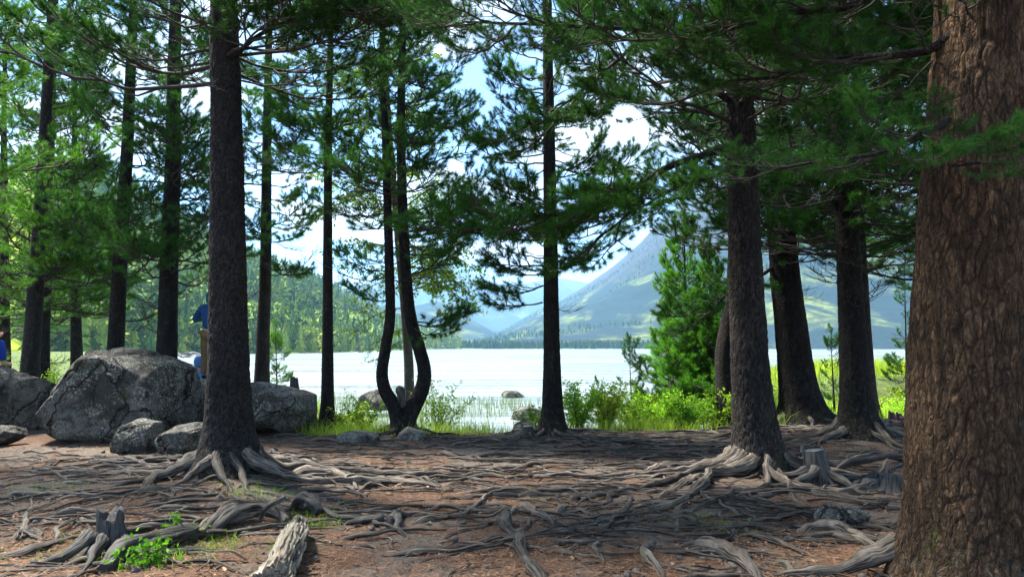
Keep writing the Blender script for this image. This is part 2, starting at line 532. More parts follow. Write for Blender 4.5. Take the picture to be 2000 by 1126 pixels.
def rock_mat(name, base=0.135, lichen=0.75):
    m, t, b = new_mat(name)
    w = world_pos(t)
    big = noise(t, 1.3, 5, 0.6, w)
    mid = noise(t, 6, 10, 0.78, w)
    fine = noise(t, 48, 8, 0.8, w)
    g = base
    c = ramp(t, fine, [(0.3, (g * 0.5, g * 0.5, g * 0.5)), (0.5, (g, g, g * 0.98)), (0.7, (g * 1.6, g * 1.6, g * 1.5))])
    c = mixc(t, rng_map(t, mid, 0.56, 0.42), c, mixc(t, 1.0, c, (0.42, 0.42, 0.43), 'MULTIPLY'))
    c = mixc(t, rng_map(t, big, 0.52, 0.42, 0.0, 0.75), c, (0.03, 0.03, 0.029))
    sp = voro(t, 38, w, 'F1'); sp2 = voro(t, 15, w, 'F1')
    where = rng_map(t, noise(t, 2.6, 6, 0.7, w), 0.40, 0.55)
    lf = math_(t, 'MULTIPLY', math_(t, 'MAXIMUM', rng_map(t, math_(t, 'ADD', sp, math_(t, 'MULTIPLY', fine, 0.5)), 0.62, 0.5), rng_map(t, math_(t, 'ADD', sp2, math_(t, 'MULTIPLY', fine, 0.6)), 0.62, 0.5)), math_(t, 'MULTIPLY', where, lichen))
    c = mixc(t, lf, c, (0.36, 0.38, 0.33))
    ckv = N(t, 'ShaderNodeVectorMath', operation='SCALE'); ckv.inputs['Scale'].default_value = 0.5
    nz = N(t, 'ShaderNodeTexNoise'); nz.inputs['Scale'].default_value = 2.5; nz.inputs['Detail'].default_value = 6
    t.links.new(w, nz.inputs['Vector']); t.links.new(nz.outputs['Color'], ckv.inputs[0])
    cw = N(t, 'ShaderNodeVectorMath', operation='ADD'); t.links.new(w, cw.inputs[0]); t.links.new(ckv.outputs[0], cw.inputs[1])
    ck = rng_map(t, voro(t, 1.15, cw.outputs[0], 'DISTANCE_TO_EDGE'), 0.0, 0.03)
    c = mixc(t, ck, (0.012, 0.012, 0.012), c)
    c = mixc(t, 1.0, c, (1.06, 1.0, 0.9), 'MULTIPLY')
    mo = rng_map(t, noise(t, 2.1, 8, 0.7, w), 0.57, 0.68, 0.0, 0.65)
    c = mixc(t, mo, c, (0.06, 0.065, 0.025))
    t.links.new(c, b.inputs['Base Color'])
    b.inputs['Roughness'].default_value = 0.9
    b.inputs['Specular IOR Level'].default_value = 0.2
    bump(t, b, math_(t, 'ADD', math_(t, 'MULTIPLY', mid, 1.2), math_(t, 'ADD', math_(t, 'MULTIPLY', fine, 0.35), math_(t, 'MULTIPLY', ck, 0.5))), 1.0, 0.05)
    return m
M_ROCK = rock_mat('lichen_granite')
M_ROCK_PALE = rock_mat('pale_granite', 0.2, 0.6)

# ------------------------------------------------------------------ where the trees stand (photo pixels up the trunk, distance)
TREES = {
 'T1': dict(Y=15.0, px=[(57,745),(66,620),(75,480),(84,330),(92,180)], r=.165),
 'T2': dict(Y=14.5, px=[(225,705),(231,580),(238,450),(248,300),(256,120)], r=.155),
 'T3': dict(Y=14.0, px=[(325,722),(328,600),(333,450),(338,300),(341,100)], r=.185),
 'T4': dict(Y=8.2, px=[(448,935),(447,800),(446,677),(444,400),(441,150),(438,0)], r=.215),
 'T5': dict(Y=16.5, px=[(511,765),(514,650),(519,500),(521,300),(524,130)], r=.15),
 'T6': dict(Y=13.3, px=[(640,838),(640,600),(641,300),(646,60)], r=.1),
 'T7': dict(Y=12.4, px=[(786,845),(785,800)], r=.2),
 'T8': dict(Y=15.6, px=[(803,815),(799,740),(797,690),(790,600),(776,450),(764,300),(755,150)], r=.1),
 'T9': dict(Y=12.2, px=[(1080,850),(1078,700),(1076,550),(1073,300),(1070,100)], r=.137),
 'T10': dict(Y=8.2, px=[(1487,935),(1472,800),(1463,677),(1453,450),(1449,300),(1441,50)], r=.2),
 'T11': dict(Y=13.0, px=[(1572,842),(1558,750),(1546,650),(1528,480),(1518,300),(1511,100)], r=.285),
 'T12': dict(Y=10.9, px=[(1680,872),(1672,780),(1665,650),(1655,450),(1642,250),(1632,50)], r=.195),
 'T13': dict(Y=13.4, px=[(1436,838),(1421,760),(1417,690),(1426,630),(1436,560),(1440,300)], r=.18),
 'T14': dict(Y=4.5, px=[(1893,1170),(1892,1000),(1890,677),(1903,350),(1910,150),(1918,-50)], r=.325),
 'T15': dict(Y=14.6, px=[(1702,840),(1690,650),(1680,450),(1672,250)], r=.12),
}
for k, d in TREES.items():
    d['xy'] = P(*d['px'][0], d['Y'])[:2]

# ------------------------------------------------------------------ ground
WATER = -0.8
def edge_y(x):
    x = np.asarray(x, float)
    return 12.5 + 7.0 * sstep(-3.2, -6.0, x) + 1.6 * sstep(4.2, 6.0, x) + 0.45 * n1(x.ravel() * 0.7, 5).reshape(x.shape)
def shore_y(x):
    x = np.asarray(x, float)
    return edge_y(x) + 4.2 + 1.2 * n1(x.ravel() * 0.25, 8).reshape(x.shape) + 30 * sstep(5.6, 15.0, x)
def lake_d(x, y):
    xl = np.interp(y, [20, 215, 268, 715, 830], [-13, -100, -77, -71, -40])
    xr = np.interp(y, [20, 60, 140, 830], [8, 40, 130, 620])
    return np.minimum(np.minimum(y - shore_y(x), x - xl), np.minimum(xr - x, 815 - y))
def hgt(x, y):
    x = np.asarray(x, float); y = np.asarray(y, float)
    sh = x.shape
    x = x.ravel(); y = y.ravel()
    p = np.stack([x, y, np.zeros_like(x)], 1)
    z = 0.05 * fbm(p * 0.55, 21, 3) + 0.028 * fbm(p * 2.1, 31, 4)
    for k, a, w in (('T4', .10, 1.0), ('T10', .10, 1.1), ('T14', .10, 0.9), ('T11', .10, 1.4), ('T12', .1, 1.2), ('T9', .05, 1.0), ('T7', .06, 0.9)):
        c = TREES[k]['xy']
        z = z + a * np.exp(-((x - c[0]) ** 2 + (y - c[1]) ** 2) / w ** 2)
    z = z + 0.10 * np.exp(-((x - 6.2) ** 2 / 3.0 + (y - 11.8) ** 2 / 3.0))
    z = z + 0.06 * fbm(p * 0.05, 41, 3) * sstep(20, 60, np.hypot(x, y))
    e = edge_y(x)
    drop = sstep(e, e + 3.4, y)
    zl = z * (1 - drop) + (WATER + 0.1 + 0.03 * fbm(p * 1.2, 51, 3)) * drop
    d = lake_d(x, y)
    z = np.where(d > 0, WATER - np.clip(0.10 * d, 0, 3.0) - 0.02, np.where(y > 25, np.minimum(WATER + 0.05 + np.clip(-d * 0.09, 0, 1.2), 0.5) + z, zl))
    # blend across the waterline so that no cliff forms
    b = sstep(-1.6, 0.0, d)
    z = np.where((d <= 0) & (y <= 25), zl * (1 - b) + (WATER - 0.02) * b, z)
    return z.reshape(sh)
def H(x, y):
    return float(hgt(np.array([x]), np.array([y]))[0])

_hx = np.arange(-14, 14.01, .06); _hy = np.arange(2, 20.01, .06)
_HX, _HY = np.meshgrid(_hx, _hy)
_HG = hgt(_HX, _HY)
def hfast(x, y):
    fx = np.clip((np.asarray(x, float) + 14) / .06, 0, len(_hx) - 1.001); fy = np.clip((np.asarray(y, float) - 2) / .06, 0, len(_hy) - 1.001)
    i = fx.astype(int); j = fy.astype(int); a = fx - i; b = fy - j
    return (_HG[j, i] * (1 - a) + _HG[j, i + 1] * a) * (1 - b) + (_HG[j + 1, i] * (1 - a) + _HG[j + 1, i + 1] * a) * b
def axis(segs):
    out = []
    for a, b, s in segs:
        out.append(np.arange(a, b, s))
    return np.unique(np.concatenate(out))
gx = axis([(-9000, -1000, 1000), (-1000, -200, 100), (-200, -40, 10), (-40, -12, 1), (-12, -7, .12), (-7, 7, .05), (7, 12, .12), (12, 40, 1), (40, 200, 10), (200, 1000, 100), (1000, 9001, 1000)])
gy = axis([(-3000, -200, 400), (-200, -20, 20), (-20, 2, 1), (2, 3.4, .2), (3.4, 8, .04), (8, 14, .06), (14, 20, .15), (20, 60, 1), (60, 300, 8), (300, 1000, 35), (1000, 9001, 800)])
GX, GY = np.meshgrid(gx, gy)
GZ = hgt(GX, GY)
near = (GY > 2.5) & (GY < 15) & (np.abs(GX) < 9)
pn = np.stack([GX[near], GY[near], 0 * GX[near]], 1)
GZ[near] += 0.020 * fbm(pn * 4.5, 61, 3) + 0.008 * fbm(pn * 22.0, 71, 2)
n_, m_ = len(gx), len(gy)
ii = (np.arange(m_ - 1)[:, None] * n_ + np.arange(n_ - 1)[None, :]).ravel()
GQ = np.stack([ii, ii + 1, ii + 1 + n_, ii + n_], 1)

M_GROUND, t, b = new_mat('forest_floor')
w = world_pos(t)
pat = noise(t, 0.55, 6, 0.62, w, 0.4)
pat2 = noise(t, 2.6, 7, 0.68, w)
grain = noise(t, 34, 6, 0.75, w)
need = noise(t, 1.0, 5, 0.7, world_pos(t, (120, 28, 40)))
need2 = noise(t, 1.0, 5, 0.7, world_pos(t, (26, 110, 40)))
litter = ramp(t, math_(t, 'MULTIPLY', math_(t, 'ADD', need, need2), 0.5), [(0.38, (0.035, 0.021, 0.014)), (0.5, (0.13, 0.075, 0.048)), (0.64, (0.32, 0.2, 0.13))])
soil = ramp(t, grain, [(0.32, (0.055, 0.045, 0.036)), (0.52, (0.15, 0.126, 0.103)), (0.72, (0.28, 0.24, 0.2))])
c = mixc(t, rng_map(t, math_(t, 'ADD', math_(t, 'MULTIPLY', pat, 0.6), math_(t, 'MULTIPLY', pat2, 0.4)), 0.46, 0.54), soil, litter)
c = mixc(t, rng_map(t, noise(t, 0.9, 6, 0.7, world_pos(t, (1, 1.6, 1))), 0.62, 0.72, 0.0, 0.75), c, (0.095, 0.09, 0.02))
c = mixc(t, rng_map(t, grain, 0.62, 0.8, 0, 0.55), c, (0.03, 0.024, 0.02))
# away from the trampled floor: green ground
sx = N(t, 'ShaderNodeSeparateXYZ'); t.links.new(world_pos(t), sx.inputs[0])
low = rng_map(t, sx.outputs['Z'], -0.2, -0.45)
far = rng_map(t, sx.outputs['Y'], 17.0, 22.0)
gfac = math_(t, 'MAXIMUM', low, far)
c = mixc(t, gfac, c, ramp(t, pat2, [(0.3, (0.045, 0.06, 0.02)), (0.7, (0.12, 0.17, 0.045))]))
t.links.new(c, b.inputs['Base Color'])
b.inputs['Roughness'].default_value = 0.95
b.inputs['Specular IOR Level'].default_value = 0.15
bump(t, b, math_(t, 'ADD', math_(t, 'MULTIPLY', grain, 0.8), math_(t, 'ADD', math_(t, 'ADD', need, need2), math_(t, 'MULTIPLY', noise(t, 9, 5, 0.6, w), 2.0))), 1.0, 0.022)
ground = link('ground', make_mesh('ground', np.stack([GX.ravel(), GY.ravel(), GZ.ravel()], 1), [GQ], M_GROUND))
tag(ground, 'trampled reddish brown forest floor of needles and bare soil', 'ground', kind='structure')

# ------------------------------------------------------------------ lake
M_WATER, t, b = new_mat('lake_water')
b.inputs['Base Color'].default_value = (0.2, 0.235, 0.24, 1)
b.inputs['Roughness'].default_value = 0.1
b.inputs['IOR'].default_value = 1.33
wv = noise(t, 1.0, 4, 0.6, world_pos(t, (0.35, 1.5, 1)))
wv2 = noise(t, 1.0, 3, 0.6, world_pos(t, (2.5, 7.0, 1)))
st_ = noise(t, 1.0, 6, 0.65, world_pos(t, (0.03, 0.35, 1)))
t.links.new(rng_map(t, st_, 0.38, 0.62, 0.03, 0.34), b.inputs['Roughness'])
lane = rng_map(t, noise(t, 1.0, 4, 0.6, world_pos(t, (0.012, 0.05, 1))), 0.35, 0.65, 0.25, 1.3)
bump(t, b, math_(t, 'ADD', math_(t, 'MULTIPLY', st_, 1.2), math_(t, 'MULTIPLY', lane, math_(t, 'ADD', math_(t, 'MULTIPLY', wv, 1.0), math_(t, 'MULTIPLY', wv2, 0.3)))), 1.0, 0.5)
wl = np.array([(-160, 14, WATER), (700, 14, WATER), (700, 830, WATER), (-160, 830, WATER)], float)
lake = link('lake', make_mesh('lake', wl, [np.array([[0, 1, 2, 3]])], M_WATER, smooth=False))
tag(lake, 'wide pale rippled mountain lake', 'lake', kind='structure')

# ------------------------------------------------------------------ hills and mountains
def loft(name, px, ridge, d0, d1, cols, rows, amp, seed, mat, label, prof=1.3, zb=WATER - 1.0, spur=0.0):
    X = np.linspace(px[0], px[-1], cols)
    ry = np.interp(X, px, ridge); a0 = np.interp(X, px, d0); a1 = np.interp(X, px, d1)
    k = np.ones(9) / 9
    sm = lambda a: np.convolve(np.pad(a, 4, mode='edge'), k, mode='valid')
    ry, a0, a1 = sm(ry), sm(a0), sm(a1)
    v = np.concatenate([np.linspace(0, 1, rows), np.linspace(1, 1.7, rows // 3)[1:]])
    tx = (X - 1000) / F
    D = a0[None, :] + (a1 - a0)[None, :] * v[:, None]
    zr = np.array([P(x, y, d)[2] for x, y, d in zip(X, ry, a1)])
    vv = np.minimum(v, 1.0)[:, None]
    pr = vv ** prof * (1 - 0.25 * vv) / 0.75
    pr = np.where(v[:, None] > 1, 1 - (v[:, None] - 1) * 0.9, pr)
    XX = tx[None, :] * D
    pn = np.stack([XX.ravel(), D.ravel(), 0 * D.ravel()], 1)
    span = (a1 - a0).mean()
    nz = fbm(pn / (span * 0.16), seed, 6, 0.55).reshape(D.shape)
    ridged = (1 - 2 * np.abs(fbm(np.stack([pn[:, 0] / (span * 0.11) + pn[:, 1] / (span * 0.3), pn[:, 1] / (span * 0.5), pn[:, 2]], 1), seed + 5, 5))).reshape(D.shape)
    Z = zb + (zr[None, :] - zb) * pr
    w_ = np.clip(vv * 3, 0, 1)
    rel = np.clip((zr - zb) / (zr - zb).max(), .03, 1)[None, :] ** 1.2
    Z = Z + rel * (amp * nz * w_ * np.where(vv < .93, 1, .45) + spur * (ridged - .35) * np.clip(vv * (1.08 - vv) * 3, 0, 1))
    n = cols; m = len(v)
    i = (np.arange(m - 1)[:, None] * n + np.arange(n - 1)[None, :]).ravel()
    Q = np.stack([i, i + 1, i + 1 + n, i + n], 1)
    o = link(name, make_mesh(name, np.stack([XX.ravel(), D.ravel(), Z.ravel()], 1), [Q], mat))
    tag(o, label, 'mountain', kind='structure')
    return XX, D, Z, rows

def slope_mat(name, forest, meadow, rock, scale, rockline, bias=0.5):
    m, t, b = new_mat(name)
    w = world_pos(t, (scale, scale, scale))
    a = noise(t, 1.0, 8, 0.62, world_pos(t, (scale * 1.4, scale * .7, scale * 2.4)), 0.6)
    f = noise(t, 9.0, 6, 0.7, w)
    c = mixc(t, rng_map(t, a, bias - .05, bias + .1), forest, meadow)
    c = mixc(t, rng_map(t, f, 0.42, 0.6), mixc(t, 0.75, c, forest), c)
    s = N(t, 'ShaderNodeSeparateXYZ'); t.links.new(world_pos(t), s.inputs[0])
    hz = math_(t, 'ADD', s.outputs['Z'], math_(t, 'MULTIPLY', a, rockline * 0.9))
    c = mixc(t, rng_map(t, hz, rockline * 1.1, rockline * 1.6), c, mixc(t, f, rock, tuple(x * .5 for x in rock)))
    t.links.new(c, b.inputs['Base Color'])
    b.inputs['Roughness'].default_value = 1.0
    b.inputs['Specular IOR Level'].default_value = 0.05
    bump(t, b, f, 0.6, 6.0)
    return m
M_HILL = slope_mat('hill_slope', (0.1, 0.17, 0.02), (0.27, 0.37, 0.03), (0.2, 0.2, 0.18), 0.02, 400, 0.4)
M_MTN = slope_mat('mountain_slope', (0.014, 0.025, 0.028), (0.12, 0.15, 0.04), (0.042, 0.043, 0.05), 0.0055, 200, 0.55)  # forest tone pushed towards blue: part of the distance haze painted in
M_FAR = slope_mat('far_mountain', (0.018, 0.03, 0.03), (0.09, 0.12, 0.04), (0.07, 0.07, 0.08), 0.0022, 420, 0.55)

hillX, hillD, hillZ, hill_rows = loft('forest_hill', [-1300, 0, 200, 350, 480, 560, 640, 700, 780, 860, 905],
     [300, 320, 350, 430, 500, 522, 566, 597, 632, 660, 679],
     [130, 150, 175, 218, 238, 258, 285, 360, 500, 715, 800],
     [620, 640, 660, 690, 720, 760, 800, 850, 930, 1000, 1020], 300, 90, 7, 101, M_HILL, 'forested green hillside across the lake', 1.15, spur=5)
mtX, mtD, mtZ, mt_rows = loft('mountain', [880, 930, 990, 1050, 1110, 1180, 1230, 1290, 1350, 1450, 1600, 1800, 2200, 3200],
     [678, 664, 640, 606, 578, 536, 496, 436, 395, 350, 365, 395, 400, 380],
     [812, 812, 812, 812, 812, 812, 812, 812, 800, 780, 740, 700, 620, 600],
     [3300, 3250, 3150, 3050, 2950, 2850, 2750, 2650, 2600, 2500, 2400, 2300, 2200, 2200], 420, 150, 26, 201, M_MTN, 'big blue hazed mountain flank with pale green meadows', 1.25, spur=95)
loft('mountain_range', [-1500, 300, 600, 720, 800, 850, 880, 910, 950, 1000, 1050, 1110, 1160, 1250, 1400, 2200],
     [560, 560, 570, 556, 545, 522, 510, 528, 546, 566, 548, 542, 560, 548, 520, 520],
     [3200] * 16, [5600] * 16, 360, 90, 60, 301, M_FAR, 'far blue mountain range beyond the head of the lake', 1.3, spur=110)
loft('valley_spur', [560, 640, 700, 800, 860, 900, 960, 1010, 1060],
     [590, 588, 592, 600, 590, 612, 645, 668, 680],
     [1500] * 9, [2500] * 9, 200, 60, 14, 401, M_MTN, 'hazy green valley spur running down behind the lake', 1.1, spur=30)

# ------------------------------------------------------------------ far woods (one mass each)
M_WOOD = bpy.data.materials.new('far_wood')
M_WOOD.use_nodes = True
t = M_WOOD.node_tree
b = t.nodes['Principled BSDF']
at = N(t, 'ShaderNodeAttribute', attribute_name='tint')
c = ramp(t, at.outputs['Fac'], [(0.0, (0.035, 0.075, 0.018)), (0.35, (0.09, 0.17, 0.03)), (0.7, (0.25, 0.35, 0.045)), (1.0, (0.33, 0.41, 0.05))])
c = mixc(t, noise(t, 0.9, 4, 0.7, world_pos(t)), mixc(t, 1.0, c, (0.5, 0.5, 0.5), 'MULTIPLY'), c)
t.links.new(c, b.inputs['Base Color'])
b.inputs['Roughness'].default_value = 0.9
b.inputs['Specular IOR Level'].default_value = 0.1
def cone_tree(tiers, sides, seed, slim=0.17, base=0.06):
    r = np.random.default_rng(seed)
    V, T, n = [], [], 0
    for k in range(tiers):
        f = k / tiers
        z0 = base + f * (1 - base) * 0.94
        z1 = min(1.0, z0 + 1.7 * (1 - base) / tiers)
        R = slim * (1 - f) ** 0.85 + 0.012
        m = sides * 2
        th = np.linspace(0, 2 * np.pi, m, endpoint=False) + r.uniform(0, 1)
        rr = R * np.where(np.arange(m) % 2, 0.5, 1.0) * r.uniform(0.7, 1.25, m)
        zz = z0 + np.where(np.arange(m) % 2, 0.03, -0.02) + r.uniform(-.015, .015, m)
        V.append([[0, 0, z1]]); V.append(np.stack([rr * np.cos(th), rr * np.sin(th), zz], 1))
        i = np.arange(m)
        T.append(np.stack([np.full(m, n), n + 1 + i, n + 1 + (i + 1) % m], 1))
        n += m + 1
    return np.concatenate(V), np.concatenate(T)
def round_tree(seed):
    """loose deciduous crown: scattered facets round an egg"""
    r = np.random.default_rng(seed)
    c = r.normal(size=(34, 3)); c /= np.linalg.norm(c, axis=1, keepdims=True)
    c *= r.uniform(.55, 1.0, (34, 1)) * np.array([.2, .2, .4])
    c[:, 2] += .52
    V, T = [], []
    for k in range(34):
        a = r.normal(size=(3, 3)); a /= np.linalg.norm(a, axis=1, keepdims=True)
        V.append(c[k] + a * .11); T.append(np.array([[0, 1, 2]]) + 3 * k)
    return np.concatenate(V), np.concatenate(T)
def wood(name, pos, hh, tint, protos, label):
    V, T, A, n = [], [], [], 0
    which = rng.integers(0, len(protos), len(pos))
    for k, (pv, pt) in enumerate(protos):
        s = np.where(which == k)[0]
        if not len(s): continue
        a = rng.uniform(0, 2 * np.pi, len(s))
        c_, s_ = np.cos(a), np.sin(a)
        h_ = hh[s]
        wd = h_ * rng.uniform(.8, 1.3, len(s))
        x = (pv[None, :, 0] * c_[:, None] - pv[None, :, 1] * s_[:, None]) * wd[:, None] + pos[s, 0][:, None]
        y = (pv[None, :, 0] * s_[:, None] + pv[None, :, 1] * c_[:, None]) * wd[:, None] + pos[s, 1][:, None]
        z = pv[None, :, 2] * h_[:, None] + pos[s, 2][:, None]
        V.append(np.stack([x, y, z], -1).reshape(-1, 3))
        T.append((pt[None] + (np.arange(len(s)) * len(pv))[:, None, None]).reshape(-1, 3) + n)
        A.append(np.repeat(tint[s], len(pv)))
        n += len(s) * len(pv)
    o = link(name, make_mesh(name, np.concatenate(V), [np.concatenate(T)], M_WOOD, smooth=False, attr={'tint': np.concatenate(A)}))
    tag(o, label, 'forest', kind='stuff')
def on_loft(X, D, Z, rows, u, v):
    ci = np.clip((u * (X.shape[1] - 1)), 0, X.shape[1] - 1.001); ri = np.clip(v * (rows - 1), 0, rows - 1.001)
    c0 = ci.astype(int); r0 = ri.astype(int); fc = ci - c0; fr = ri - r0
    g = lambda A: (A[r0, c0] * (1 - fc) + A[r0, c0 + 1] * fc) * (1 - fr) + (A[r0 + 1, c0] * (1 - fc) + A[r0 + 1, c0 + 1] * fc) * fr
    return np.stack([g(X), g(D), g(Z)], 1)
protos = [cone_tree(6, 6, s, .13 + .03 * (s % 3)) for s in range(5)]
protos_soft = protos[:3] + [round_tree(s) for s in range(4)]
nh = 4600
u = (rng.uniform(-1100, 905, nh) + 1300) / 2205
u[:int(nh * .75)] = (rng.uniform(60, 900, int(nh * .75)) + 1300) / 2205
v = rng.uniform(0.0, 1.0, nh) ** 1.2
pp = on_loft(hillX, hillD, hillZ, hill_rows, u, v)
den = fbm(np.stack([pp[:, 0] / 60, pp[:, 1] / 80, 0 * u], 1), 77, 4)
keep = den > -0.25
tint = np.clip(0.58 + 0.7 * den + rng.normal(0, .28, nh), 0, 1)
pp[:, 2] = np.maximum(pp[:, 2], WATER) - 0.4
wood('hillside_wood', pp[keep], rng.uniform(8, 17, nh)[keep] * np.where(tint[keep] > .7, .75, 1), tint[keep], protos_soft, 'light and dark green wood covering the near lakeside hill')
protos_s = [cone_tree(3, 4, 40 + s, .15) for s in range(3)]
nm = 6000
u = rng.uniform(0.02, .45, nm); v = rng.uniform(.13, .85, nm)
pp = on_loft(mtX, mtD, mtZ, mt_rows, u, v)
den = fbm(np.stack([pp[:, 0] / 160 + pp[:, 1] / 400, pp[:, 1] / 500, 0 * u], 1), 87, 4)
keep = (den > 0.05)
wood('mountain_wood', pp[keep], rng.uniform(6, 11, nm)[keep], np.clip(rng.normal(.22, .15, nm)[keep], 0, 1), protos_s, 'scattered dark conifers on the mountain flank')
ns = 2600
xs = rng.uniform(-60, 640, ns); ys = 816 + rng.uniform(0, 40, ns)
tx = xs / ys
pz = np.zeros((ns, 3)); pz[:, 0] = xs; pz[:, 1] = ys; pz[:, 2] = WATER
wood('shoreline_wood', pz, rng.uniform(6, 12, ns), np.clip(rng.normal(.12, .1, ns), 0, 1), [cone_tree(4, 5, 60 + s, .14) for s in range(3)], 'dark conifer belt along the far end of the lake')
# the foremost conifers on the hill's shore, one by one
M_SHORE = leaf_mat('shore_conifer_green', (0.03, 0.06, 0.022), (0.1, 0.16, 0.04), 0.2, 0.8)
shore_meshes = []
for s in range(5):
    V_, T_ = cone_tree(9, 8, 80 + s, .14 + .02 * (s % 3), .05)
    tv, tq, tt, _ = tube([(0, 0, -.03), (0, 0, .3), (0, 0, .95)], [.014, .01, .003], 5)
    me = make_mesh('shore_conifer', np.concatenate([V_, tv]), [tq + len(V_), np.concatenate([T_, tt + len(V_)])], [M_SHORE, M_TWIG],
                   mat_idx=np.concatenate([np.ones(len(tq)), np.zeros(len(T_)), np.ones(len(tt))]), smooth=False)
    shore_meshes.append(me)
for k in range(46):
    px = 90 + 770 * (k + rng.uniform(.1, .9)) / 46
    uu = np.array([(px + 1300) / 2205]); q = on_loft(hillX, hillD, hillZ, hill_rows, uu, np.array([rng.uniform(.005, .03)]))[0]
    o = link('shore_conifer', shore_meshes[k % 5])
    s = rng.uniform(7, 14)
    o.location = (q[0], q[1], WATER - .1); o.scale = (s, s, s); o.rotation_euler = (0, 0, rng.uniform(0, 6))
    g = rng.uniform(.8, 1.5)
    o.color = (g, g * rng.uniform(.95, 1.1), g * .9, 1)
    tag(o, 'distant pointed conifer at the water\'s edge below the wooded hill', 'tree', 'conifers along the far hill shore')
# stony bank on the far shore

# ------------------------------------------------------------------ boulders and stones
def inflate(outline, Y0, D, seed, amp=0.06, facets=0.10, n=96, m=40, sharp=0.42, cuts=26):
    """a rock whose outline seen from the shore path is `outline` at distance Y0, with real depth D either way"""
    pts = np.array([P(x, y, Y0) for x, y in outline])
    loop = spline(np.concatenate([pts, pts[:1]]), n + 1)[:-1]
    c = (loop.max(0) + loop.min(0)) / 2
    ph = np.linspace(-np.pi / 2, np.pi / 2, m)
    s = np.cos(ph) ** sharp
    yy = np.sign(np.sin(ph)) * np.abs(np.sin(ph)) ** 0.85 * D
    V = c + (loop - c)[None] * s[:, None, None]
    V[..., 1] += yy[:, None]
    V = V.reshape(-1, 3)
    size = np.linalg.norm(loop - c, axis=1).mean()
    d = V - c
    nd = d / np.maximum(np.linalg.norm(d, axis=1, keepdims=True), 1e-6)
    q = V / size
    f1, f2, idv = worley(q * 1.25 + seed * 3.1, seed)
    k = fbm(q * 1.6 + seed, seed, 5, 0.55) * amp * size * 1.6 + (idv - .5) * facets * size * sstep(0.0, 0.3, f2 - f1) - .035 * size * (1 - sstep(0, .08, f2 - f1)) + fbm(q * 9, seed + 3, 3) * .012 * size
    rg = np.random.default_rng(seed + 77)
    cv = V - c
    for _ in range(cuts):
        nn = rg.normal(size=3); nn[1] = -abs(nn[1]) * 1.2 if _ % 3 else nn[1]; nn /= np.linalg.norm(nn)
        pj = cv @ nn
        hcut = pj.max() * rg.uniform(.70, .93)
        over = np.maximum(pj - hcut, 0)
        cv = cv - nn[None] * (over * .9)[:, None]
    V = cv + c + nd * k[:, None]
    a = (np.arange(m - 1)[:, None] * n + np.arange(n)[None, :]); b_ = (np.arange(m - 1)[:, None] * n + (np.arange(n)[None, :] + 1) % n)
    return V, np.stack([a, a + n, b_ + n, b_], -1).reshape(-1, 4)
def rock(name, label, outline, Y0, D, seed, mat=None, cat='rock', group=None, **kw):
    V, Q = inflate(outline, Y0, D, seed, **kw)
    c = V.mean(0); c[2] = V[:, 2].min()
    o = link(name, make_mesh(name, V - c, [Q], mat or M_ROCK))
    o.location = c
    return tag(o, label, cat, group)
rock('boulder', 'huge grey lichen covered boulder left of the thick banded pine', [(55,790),(75,760),(100,737),(165,700),(205,687),(240,685),(292,691),(340,706),(385,722),(420,735),(440,800),(430,870),(300,895),(215,885),(165,876),(100,850),(65,815)], 12.2, 1.15, 3, n=200, m=80, amp=.035, facets=.07)
rock('boulder', 'pale rounded boulder that the person in blue sits on', [(-190,780),(-120,722),(-40,706),(0,708),(30,720),(55,733),(82,745),(90,790),(70,835),(-20,870),(-150,860)], 12.9, 1.2, 11, M_ROCK_PALE, n=140, m=60, amp=.04)
rock('stone', 'flat grey stone lying before the pale rounded boulder', [(-40,850),(0,828),(25,832),(38,850),(10,868),(-30,872)], 11.2, .4, 14, M_ROCK_PALE)
rock('stone', 'smaller dark angular stone leaning on the huge boulder', [(205,875),(230,838),(262,822),(298,821),(328,830),(322,868),(300,890),(225,892)], 10.4, .42, 17)
rock('stone', 'mossy tilted slab between the angular stone and the banded pine', [(285,892),(328,838),(392,822),(416,832),(410,885),(350,900)], 10.25, .38, 21)
rock('boulder', 'long low cracked boulder right behind the thick banded pine', [(440,748),(500,748),(540,756),(590,766),(625,787),(634,822),(612,848),(540,856),(440,860)], 12.7, .9, 25, n=150, m=60, amp=.05, facets=.12)
rock('boulder', 'pale flat topped rock under the standing person in blue', [(320,770),(370,743),(440,740),(500,744),(535,752),(560,800),(540,860),(340,860)], 14.4, .95, 29, M_ROCK_PALE, amp=.02, facets=.03)
rock('stone', 'oval greenish stone on the needles near the sawn stump', [(1590,1006),(1604,991),(1640,985),(1682,991),(1703,1007),(1692,1028),(1640,1036),(1598,1026)], 6.15, .2, 33, M_ROCK, amp=.03, facets=.04)
rock('stone', 'rounded grey stone at the foot of the forked pine', [(764,856),(788,836),(812,833),(834,846),(832,866),(770,866)], 11.7, .28, 37, M_ROCK_PALE, amp=.03, facets=.03)
rock('stone', 'low grey stone slab between the slim pine and the forked pine', [(638,860),(685,842),(742,852),(748,870),(650,870)], 11.6, .4, 41, M_ROCK_PALE, amp=.03, facets=.03)
rock('stone', 'grey stone behind the tiny stump by the shore', [(990,858),(1006,828),(1030,820),(1046,832),(1050,860)], 13.2, .3, 45, M_ROCK_PALE)
rock('rock', 'grey rock standing in the lake off the reeds', [(972,778),(984,764),(1000,760),(1022,768),(1024,779)], 33.0, .5, 49, amp=.08)
rock('rock', 'brown mossy rock among the reeds at the shore', [(986,822),(1008,799),(1034,794),(1064,806),(1068,822)], 23.0, .6, 53)
rock('rock', 'small dark pair of stones in the lake beyond the green bushes', [(1224,760),(1240,752),(1264,757),(1266,762)], 42.0, .5, 57)
